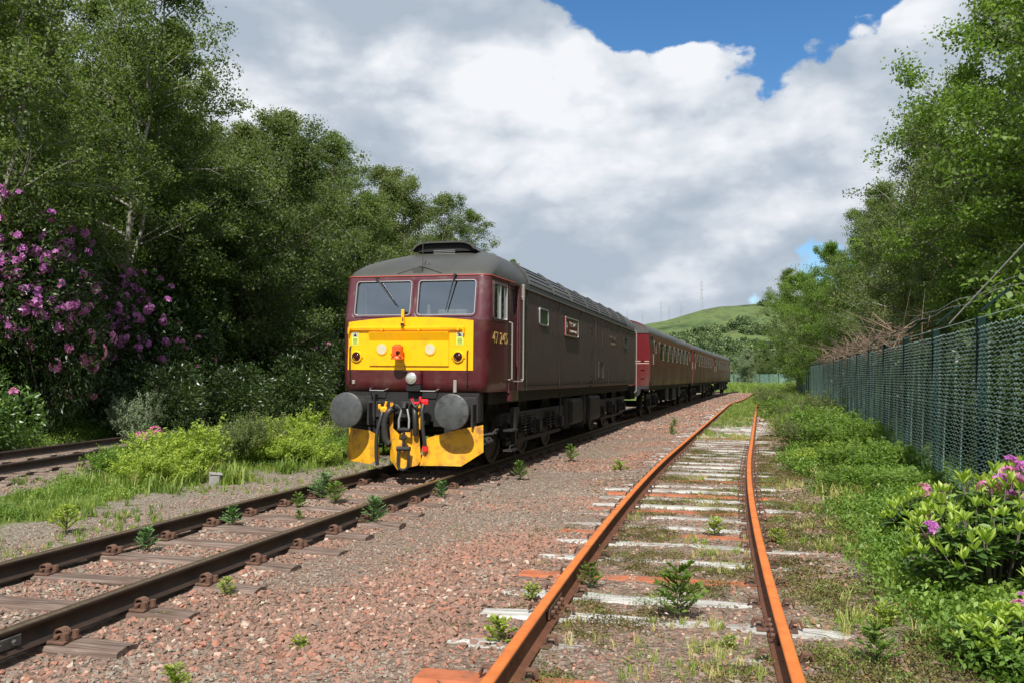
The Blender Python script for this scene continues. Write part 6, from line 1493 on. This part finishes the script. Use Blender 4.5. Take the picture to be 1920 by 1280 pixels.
# near rhododendron with fresh whorls: leaves modelled larger
def near_rhodo(seed, R, H, shoots, nfl):
    rng = np.random.RandomState(seed); lines = []; C = []; D = []; T_ = []; Ln = []; wC = []; wD = []; fl = []; fd = []
    for s in range(shoots):
        a = rng.uniform(0, 6.28); r = R*math.sqrt(rng.uniform(0, 1)); h = H*(1-0.55*(r/R)**2)*rng.uniform(0.75, 1.08)
        tip = np.array([math.cos(a)*r, math.sin(a)*r, h]); mid = np.array([tip[0]*0.6, tip[1]*0.6, h*0.45]); lines.append(([(tip[0]*0.25, tip[1]*0.25, 0), tuple(mid), tuple(tip)], [0.010, 0.007, 0.004]))
        for wv, zf in ((0, 1.0), (1, 0.80), (2, 0.6)):
            p = tip*zf+mid*(1-zf) if zf < 1 else tip; n = rng.randint(6, 9)
            for k in range(n):
                t = k*6.28/n+rng.uniform(-.2, .2)
                if wv == 0: el = rng.uniform(0.7, 1.25)
                else: el = rng.uniform(-0.35, 0.35)
                d = np.array([math.cos(t)*math.cos(el), math.sin(t)*math.cos(el), math.sin(el)]); ll = rng.uniform(0.085, 0.135) if wv else rng.uniform(0.075, 0.115)
                if wv == 0: wC.append(p+d*ll*0.5); wD.append((d, ll))
                else: C.append(p+d*ll*0.55); D.append((d, ll))
        if s < nfl: fl.append(tip*np.array([1.04, 1.04, 1])+np.array([0, -0.02, 0.115])); fd.append(np.array([0, -0.5, 0.8]))
    def leafmesh(C, D, mat, w):
        V_ = []; F_ = []
        for c, (d, ll) in zip(C, D):
            up = np.array([0, 0, 1.0])+rng.normal(size=3)*0.3; s = np.cross(d, up); s /= np.linalg.norm(s); nrm = np.cross(s, d); b = len(V_)
            A = c-d*ll/2
            V_ += [A, A+d*ll*0.3+s*ll*w*0.42, A+d*ll*0.68+s*ll*w*0.5-nrm*ll*0.03, A+d*ll-nrm*ll*0.10, A+d*ll*0.68-s*ll*w*0.5-nrm*ll*0.03, A+d*ll*0.3-s*ll*w*0.42, A+d*ll*0.5-nrm*ll*0.03-nrm*ll*w*0.12]
            F_ += [(b, b+1, b+2, b+6), (b+6, b+2, b+3, b+3), (b, b+6, b+4, b+5), (b+6, b+3, b+4, b+4)]
        F_ = [tuple(dict.fromkeys(f)) for f in F_]
        return npmesh('leaves', V_, F_, M[mat], tint=np.repeat(rng.uniform(0, 1, len(C)), 4))
    out = [('foliage', leafmesh(C, D, 'leaf_rhodo_lit', 0.34)), ('new_growth', leafmesh(wC, wD, 'leaf_whorl', 0.30)), ('stem', tubes_mesh('stem', lines, M['bark_dark'], 5))]
    if nfl:
        for c, d in zip(fl, fd): pass
        for q, (c, d) in enumerate(zip(fl, fd)): out.append(('flower', flowers_mesh('flower', seed+q, [c], [d], 0.135, 'petal_pink' if q % 3 else 'petal', 13)))
    return out
NR = near_rhodo(61, 0.68, 0.95, 150, 17); NR2 = near_rhodo(62, 0.50, 0.66, 75, 2); NR3 = near_rhodo(63, 0.5, 0.7, 60, 8)
bush('rhododendron_bush', NR, 3.50, 6.6, 'near rhododendron with lime shoots and pink blooms at the lower right', 'rhododendron', None, (0.92, 0.92, 0.95))
bush('rhododendron_bush', NR2, 4.15, 8.9, 'small rhododendron with lime shoots at the foot of the fence', 'rhododendron', None, (1.0, 1.0, 0.9))
bush('rhododendron_bush', NR3, 4.60, 8.0, 'rhododendron with magenta blooms touching the fence at the right edge', 'rhododendron', None, (1.05, 1.05, 1.35))
bush('rhododendron_bush', NR2, 2.95, 5.15, 'low rhododendron shoots nearest the camera at the right', 'rhododendron', None, (0.8, 0.8, 0.6))
bush('verge_bush', FE['green'], 4.1, 7.6, 'mid green shrub between the rhododendrons by the fence', 'shrub', None, (0.8, 0.8, 0.75))

# ------------------------------------------------------------------ grass, weeds, moss
def blade_tuft(seed, n=14, h=0.16, w=0.006, spread=0.05, mat='grass_i'):
    rng = np.random.RandomState(seed); V_ = []; F_ = []
    for _ in range(n):
        a = rng.uniform(0, 6.28); b = np.array([math.cos(a), math.sin(a), 0]); s = np.array([-b[1], b[0], 0])*w; p = np.array([rng.normal()*spread*0.5, rng.normal()*spread*0.5, 0]); l = h*rng.uniform(0.5, 1.1); ln = rng.uniform(0.15, 0.7)
        i = len(V_); V_ += [p-s, p+s, p+b*l*ln*0.35+np.array([0, 0, l*0.6])-s*0.7, p+b*l*ln*0.35+np.array([0, 0, l*0.6])+s*0.7, p+b*l*ln+np.array([0, 0, l*0.95])]
        F_ += [(i, i+1, i+3, i+2), (i+2, i+3, i+4)]
    return npmesh('tuft', V_, F_, M[mat])
def weed_tuft(seed, n=30, r=0.10, h=0.11, ll=0.023):
    rng = np.random.RandomState(seed); C = np.stack([rng.normal(size=n)*r*0.6, rng.normal(size=n)*r*0.6, rng.uniform(0.01, h, n)], 1)
    V_, F_ = leaf_quads(C, ll, ll*0.55, rng, up=0.8); return npmesh('weed', V_, F_, M['weed_i'])
def moss_tuft(seed):
    rng = np.random.RandomState(seed); n = 44; C = np.stack([rng.normal(size=n)*0.035, rng.normal(size=n)*0.035, rng.uniform(0, 0.02, n)], 1)
    V_, F_ = leaf_quads(C, 0.016, 0.007, rng, up=0.0); return npmesh('moss', V_, F_, M['moss_i'])
GT = hidden_variants('grass_tuft', [blade_tuft(i) for i in range(5)]); WT = hidden_variants('weed_tuft', [weed_tuft(i) for i in range(5)]); MT = hidden_variants('moss_tuft', [moss_tuft(i) for i in range(4)])
def plant_field(name, label, cat, col, nv, sets, tintf):
    Ps = []
    for (n, y0, y1, u0, u1, ref, s0, s1, keep, yp) in sets:
        y = y0+(y1-y0)*RNG.uniform(0, 1, n)**yp; xr = {'m': main_x, 's': lambda q: track_x(SIDE, q), 'l': lambda q: track_x(LEFT, q), 'f': fence_x}[ref](y); x = xr+RNG.uniform(u0, u1, n)
        k = (np.abs(x) < 0.60*y+1) & ~near_rail(x, y)
        if keep is not None: k &= keep(x, y) > RNG.uniform(0, 1, n)
        x, y = x[k], y[k]; s = RNG.uniform(s0, s1, len(x)); Ps.append((x, y, ground_z(x, y)-0.005, s))
    x, y, z, s = [np.concatenate([p[i] for p in Ps]) for i in range(4)]
    o = scatter(name, np.stack([x, y, z], -1), np.stack([RNG.uniform(-.12, .12, len(x)), RNG.uniform(-.12, .12, len(x)), RNG.uniform(0, 6.28, len(x))], -1), np.stack([s, s, s], -1), tintf(x, y), col, nv)
    tag(o, label, cat, kind='stuff')
patch = lambda sc, thr, sd, k=6: (lambda x, y: np.clip((fbm(x, y, sc, 3, sd)-thr)*k, 0, 1))
vergek = lambda x, y: sstep(-2.3, -3.7, x-main_x(y)+(fbm(x, y, 1.6, 3, 71)-0.5)*2.2)**1.5*(0.12+0.88*patch(0.9, 0.42, 41)(x, y))*(1-0.0*y)
gtint = lambda x, y: np.clip(RNG.uniform(0, 0.62, len(x))+0.30*(fbm(x, y, 1.5, 2, 51)-0.5)+0.5*(RNG.uniform(0, 1, len(x)) > 0.92)+0.45*(np.abs(x-track_x(SIDE, y)) < 2.3)*(y < 26), 0, 1)
plant_field('grass', 'green grass on the verges and around the far end of the siding', 'grass', GT, 5, [
    (12000, 8, 24, -5.6, -2.3, 'm', 0.4, 1.15, lambda x, y: vergek(x, y)*sstep(2.0, 3.0, x-track_x(LEFT, y)), 1.3), (5000, 24, 50, -6.0, -2.2, 'm', 1.3, 2.6, None, 1.3), (1700, 7, 22, -3.8, -1.3, 'm', 0.3, 0.8, patch(0.6, 0.45, 81), 1.2), (1500, 13, 24, -4.6, -2.6, 'm', 1.2, 2.4, patch(0.7, 0.42, 82), 1.2),
    (2600, 4, 14, 1.2, 3.0, 's', 0.4, 1.0, patch(0.5, 0.52, 42), 1.3), (1500, 5, 17, -0.7, 0.7, 's', 0.3, 0.6, patch(0.8, 0.56, 43), 1.2),
    (4500, 12, 34, -2.2, -0.2, 'f', 0.8, 1.8, lambda x, y: sstep(1.7, 2.4, x-track_x(SIDE, y)), 1.4), (5000, 36, 100, 1.1, 4.0, 's', 1.6, 3.0, None, 1.3), (3500, 38, 100, -0.6, 1.1, 's', 0.7, 1.5, None, 1.3), (1500, 24, 40, -0.8, 0.8, 's', 0.5, 1.0, patch(2, 0.35, 44), 1.2), (1200, 14, 40, -2.5, 3.0, 'l', 0.6, 1.2, lambda x, y: (np.abs(x-track_x(LEFT, y)) > 1.2)*1.0, 1.2),
    (5000, 100, 180, -6, 25, 's', 3, 6, None, 1)], gtint)
plant_field('weeds', 'low leafy weeds covering the ground beside the fence and verge', 'ground cover', WT, 5, [
    (19000, 4, 13, -2.2, 0.3, 'f', 0.5, 2.3, lambda x, y: sstep(1.8, 2.8, x-track_x(SIDE, y)+(fbm(x, y, 1.2, 3, 72)-0.5)*1.8)*(0.25+0.75*patch(0.7, 0.42, 73)(x, y)), 1.2), (13000, 13, 34, -2.6, 0.2, 'f', 1.1, 2.8, lambda x, y: sstep(1.6, 2.5, x-track_x(SIDE, y)+(fbm(x, y, 1.6, 3, 75)-0.5)*1.6), 1.3), (2600, 4, 16, 0.95, 2.8, 's', 0.3, 0.8, patch(0.5, 0.5, 45), 1.2),
    (9000, 8, 24, -5.6, -2.6, 'm', 0.6, 1.5, lambda x, y: vergek(x, y)*sstep(1.8, 2.8, x-track_x(LEFT, y))*patch(1.3, 0.4, 46)(x, y), 1.2), (900, 4, 30, -0.7, 0.7, 's', 0.3, 0.8, patch(0.8, 0.5, 47), 1.2), (260, 4, 30, 1.0, 3.6, 'm', 0.3, 0.7, patch(1.0, 0.5, 48), 1.2),
    (8000, 14, 50, -4.2, -2.3, 'l', 1.2, 2.6, None, 1.2), (9000, 6, 45, 0.1, 4.5, 'f', 1.2, 3.2, None, 1.2)], lambda x, y: np.clip(RNG.uniform(0, 0.6, len(x))+1.1*(fbm(x, y, 0.8, 3, 74)-0.35), 0, 1))
plant_field('moss', 'olive moss cushions spreading around the siding sleepers', 'moss', MT, 4, [
    (6500, 4, 22, -0.70, 0.72, 's', 0.7, 1.6, patch(0.55, 0.50, 49, 9), 1.3), (9500, 4, 26, 0.9, 3.0, 's', 0.8, 1.9, patch(0.7, 0.46, 50, 8), 1.3), (900, 4, 16, -1.6, -0.95, 's', 0.6, 1.2, patch(0.5, 0.55, 52, 8), 1.3)], lambda x, y: RNG.uniform(0, 1, len(x)))

# ------------------------------------------------------------------ fence
FH = 2.42; BAY = 3.0
fd = Vector((0.2815, 1, 0)).normalized(); fang = math.atan2(0.2815, 1)
def chain_mesh(L_, H_, px=0.17, pz=0.050, w=0.0075, step=1):
    """strands that zigzag past each other, meeting in long diamonds; with a slack wave in the sheet"""
    V_ = []; F_ = []; nr = int(H_/pz); nx = int(L_/(px/2)); ang = [(1, 0), (-0.5, 0.87), (-0.5, -0.87)]
    for r in range(nr):
        z0 = r*pz; b = len(V_)
        for i in range(nx+1):
            y = i*px/2; up = (i+r) % 2; z = z0+(pz*0.52 if up else 0)
            x = 0.02*math.sin(y*5.3+1.3*z0)*math.sin(z0*1.9)+0.012*math.sin(y*11+z0*3)+(0.006 if up else -0.006)
            for (a, c) in ang: V_.append((x+w*a, y, z+w*c))
        for i in range(nx):
            for k in range(3): p = b+i*3+k; q = b+i*3+(k+1) % 3; F_.append((p, q, q+3, p+3))
    return npmesh('mesh_panel', V_, F_ if False else np.array(F_), M['mesh'])
chm = chain_mesh(BAY, FH-0.05)
fence = empty('chain_link_fence', (float(fence_x(5.0)), 5.0, 0)); tag(fence, 'green coated chain link fence with dark posts beside the disused siding', 'fence')
def post_mesh():
    m_ = MB(); m_.box((0, 0, FH/2-0.16), (0.10, 0.10, FH+0.2), bev=0.008); m_.box((0.16, 0, FH+0.14), (0.03, 0.03, 0.42), rot=Matrix.Rotation(math.radians(50), 3, 'Y')); return mbmesh(m_, 'post', M['post'])
pm = post_mesh(); nb = 16
for i in range(nb+1):
    s = i*BAY*math.cos(fang); y = 5.0+s; x = float(fence_x(y)); z = float(ground_z(np.array([x]), np.array([y]))[0])
    link('post', pm, fence, (x-fence.location.x+0.055, s, z+0.02), (0, 0, -fang))
    if i < nb: link('mesh_panel', chm, fence, (x-fence.location.x, s, -0.15), (0, 0, -fang))
for z in (FH-0.14, 1.2, 0.05):
    m_ = MB(); m_.tube([(0.012, 0, z), (0.012, nb*BAY, z)], 0.005, 5); m_.build('line_wire', M['mesh'], fence, None, (0, 0, 0), (0, 0, -fang))
for dx, dz in ((0.22, FH+0.20), (0.34, FH+0.32)):
    P = []
    for k in range(int(14/0.5)): P.append((dx, k*0.5, dz-0.05*math.sin(k*0.5*math.pi/BAY)**2))
    m_ = MB(); m_.tube(P, 0.0045, 4)
    for k in range(1, 45):
        y = k*0.30; zz = dz-0.05*math.sin(y*math.pi/BAY)**2; m_.tube([(dx-0.012, y, zz-0.012), (dx+0.012, y+0.01, zz+0.012)], 0.002, 3)
    m_.build('barbed_wire', M['barb'], fence, None, (0, 0, 0), (0, 0, -fang))
# loose strut and wire stay leaning at the top of the near bays
m_ = MB(); m_.tube([(0.05, 0, 0), (0.5, -1.8, 1.3)], 0.012, 6); o = m_.build('wire_stay', M['barb'], fence, None, (float(fence_x(12.6))-fence.location.x, 7.6, FH-0.1))
# dead branches heaped on the fence top
rb = np.random.RandomState(70); lines = []
for k in range(420):
    s = rb.uniform(0, 1)**0.9*22; y = 17+s; x = float(fence_x(y))+rb.uniform(-0.12, 0.7); z = FH-0.30+rb.uniform(0, 0.55)*(1-0.3*s/22)
    l = rb.uniform(0.6, 2.2); a = rb.normal()*0.35; d = np.array([math.sin(fang+a)*1.0, math.cos(fang+a), rb.normal()*0.16+0.10]); n1 = rb.normal(size=3)*0.08
    p = np.array([x, y, z]); lines.append(([tuple(p), tuple(p+d*l*0.5+n1), tuple(p+d*l)], [rb.uniform(0.006, 0.020), 0.008, 0.003]))
    if k % 3 == 0: lines.append(([tuple(p+d*l*0.5+n1), tuple(p+d*l*0.7+rb.normal(size=3)*0.3)], [0.006, 0.002]))
o = link('dead_branches', tubes_mesh('dead_branches', lines, M['twig'], 4)); tag(o, 'heap of dead brown branches lying along the top of the fence', 'branches', kind='stuff')
# far fence round the bend
far = empty('chain_link_fence', (18.5, 54.0, 0)); tag(far, 'far green fence with white tipped cranked posts closing the bend', 'fence')
def frun(parent, P, bay, panel):
    ox, oy = parent.location.x, parent.location.y
    for i in range(len(P)-1):
        (x0, y0), (x1, y1) = P[i], P[i+1]; L_ = math.hypot(x1-x0, y1-y0); n = max(1, round(L_/bay)); a = math.atan2(x1-x0, y1-y0)
        for k in range(n):
            t = k/n; x = x0+(x1-x0)*t; y = y0+(y1-y0)*t
            link('post', pm, parent, (x-ox, y-oy, -0.1), (0, 0, -a)); pn = link('mesh_panel', panel, parent, (x-ox, y-oy, -0.15), (0, 0, -a)); pn.scale = (1, L_/n/3.0, 1)
def farpanel():
    m_ = MB(); n = 34
    for i in range(n): m_.box((0, 3.0*(i+0.5)/n, 1.2), (0.012, 0.035, 2.35))
    for z in (0.1, 1.2, 2.35): m_.box((0.012, 1.5, z), (0.01, 3.0, 0.04))
    return mbmesh(m_, 'mesh_panel', M['mesh'])
frun(far, [(18.5, 54.0), (24.5, 76), (31.5, 100), (38.5, 121)], 3.0, farpanel())
fx = empty('palisade_fence', (38.0, 196, 0)); tag(fx, 'distant pale green fence running across behind the bend', 'fence'); frun(fx, [(38.0, 196), (43, 182), (49, 166), (58, 152), (70, 144)], 3.0, farpanel())

# ------------------------------------------------------------------ things on the hill
def pylon_mesh(H=22):
    m_ = MB(); w = 1.1
    for sx in (-1, 1):
        for sy in (-1, 1): m_.tube([(sx*w, sy*w, 0), (sx*0.35, sy*0.35, H*0.8), (0, 0, H)], 0.08, 4)
    for z in (0.70, 0.82, 0.92): m_.box((0, 0, H*z), (6.5*(1.35-z), 0.2, 0.25))
    for k in range(6):
        z0 = H*0.12*k; z1 = H*0.12*(k+1); a = w*(1-0.68*z0/(H*0.8)); b = w*(1-0.68*z1/(H*0.8)); m_.tube([(-a, -a, z0), (b, -b, z1)], 0.08, 3); m_.tube([(a, -a, z0), (-b, -b, z1)], 0.08, 3)
    return mbmesh(m_, 'pylon', pmat('galvanised_lattice', (0.30, 0.33, 0.36), 0.6))
pyl = pylon_mesh()
for x, y, s, lab in [(128, 610, 0.95, 'lattice pylon on the hill crest right of the saddle'), (88, 690, 0.9, 'lattice pylon over the low end of the ridge nearest the coach roofs'), (101, 700, 0.85, 'second lattice pylon along the ridge from the coaches'), (108, 655, 0.85, 'lattice pylon just left of the rising slope'), (120, 690, 0.8, 'short lattice pylon low on the saddle'), (131, 700, 0.8, 'lattice pylon behind the crest')]:
    o = link('power_pylon', pyl, None, (x, y, hill_z(x, y)-0.5)); o.scale = (s, s, s); tag(o, lab, 'pylon', 'pylons on the far ridge')
hs = np.random.RandomState(90); n = 5200
hy = hs.uniform(360, 575, n); hx = hs.uniform(20, 260, n)
kk = fbm(hx, hy, 60, 3, 93)+0.25*(1-sstep(380, 560, hy)) > 0.60; hx, hy = hx[kk], hy[kk]
hz_ = np.array([hill_z(a, b) for a, b in zip(hx, hy)])
def blob(seed):
    V_, F_, T_, C, D = dome_leaves(seed, 2.2, 3.2, 260, 0.8, 0.6, lumps=5); return npmesh('scrub', V_, F_, M['scrub_i'])
M['scrub_i'] = leafmat('hill_scrub', [(0.06, 0.10, 0.04), (0.105, 0.16, 0.06), (0.17, 0.23, 0.095)], 0.1, inst=True)
SB = hidden_variants('scrub', [blob(1), blob(2), blob(3)])
s = hs.uniform(0.3, 1.0, len(hx))**1.0*1.5; o = scatter('scrub', np.stack([hx, hy, hz_], -1), np.stack([hx*0, hx*0, hs.uniform(0, 6, len(hx))], -1), np.stack([s, s, s], -1), hs.uniform(0, 1, len(hx)), SB, 3); tag(o, 'scrub and small trees dotted over the far hillside', 'scrub', kind='stuff')

cb = MB(); cb.box((0, 0, 0.08), (0.16, 0.16, 0.20), bev=0.02); cb.box((0.01, 0, 0.19), (0.20, 0.18, 0.03), bev=0.01)
o = cb.build('marker_block', pmat('weathered_concrete', (0.30, 0.29, 0.27), 0.9, col2=(0.20, 0.19, 0.18), scale=9, bump=0.004), None, 30, (float(main_x(14.2))-2.95, 14.2, -0.2), (0.05, 0.08, 0.4)); tag(o, 'small grey concrete marker block at the edge of the verge bushes', 'marker')
# fallen twigs and bark scattered on the ballast
tw = np.random.RandomState(99); lines = []
for k in range(260):
    y = 3.6+16*tw.uniform()**1.4; x = float(track_x(SIDE, y))+tw.choice([tw.uniform(-2.6, -0.9), tw.uniform(0.9, 2.6), tw.uniform(-0.6, 0.6)]); z = float(ground_z(np.array([x]), np.array([y]))[0])+0.02
    a = tw.uniform(0, 3.14); l = tw.uniform(0.06, 0.30); d = np.array([math.cos(a), math.sin(a), 0]); p = np.array([x, y, z]); lines.append(([tuple(p), tuple(p+d*l*0.5+np.array([tw.normal()*0.02, tw.normal()*0.02, 0.01])), tuple(p+d*l)], [0.004, 0.003, 0.0015]))
o = link('twigs', tubes_mesh('twigs', lines, M['twig'], 4)); tag(o, 'thin dead twigs littering the ground around the rusty rails', 'twigs', kind='stuff')
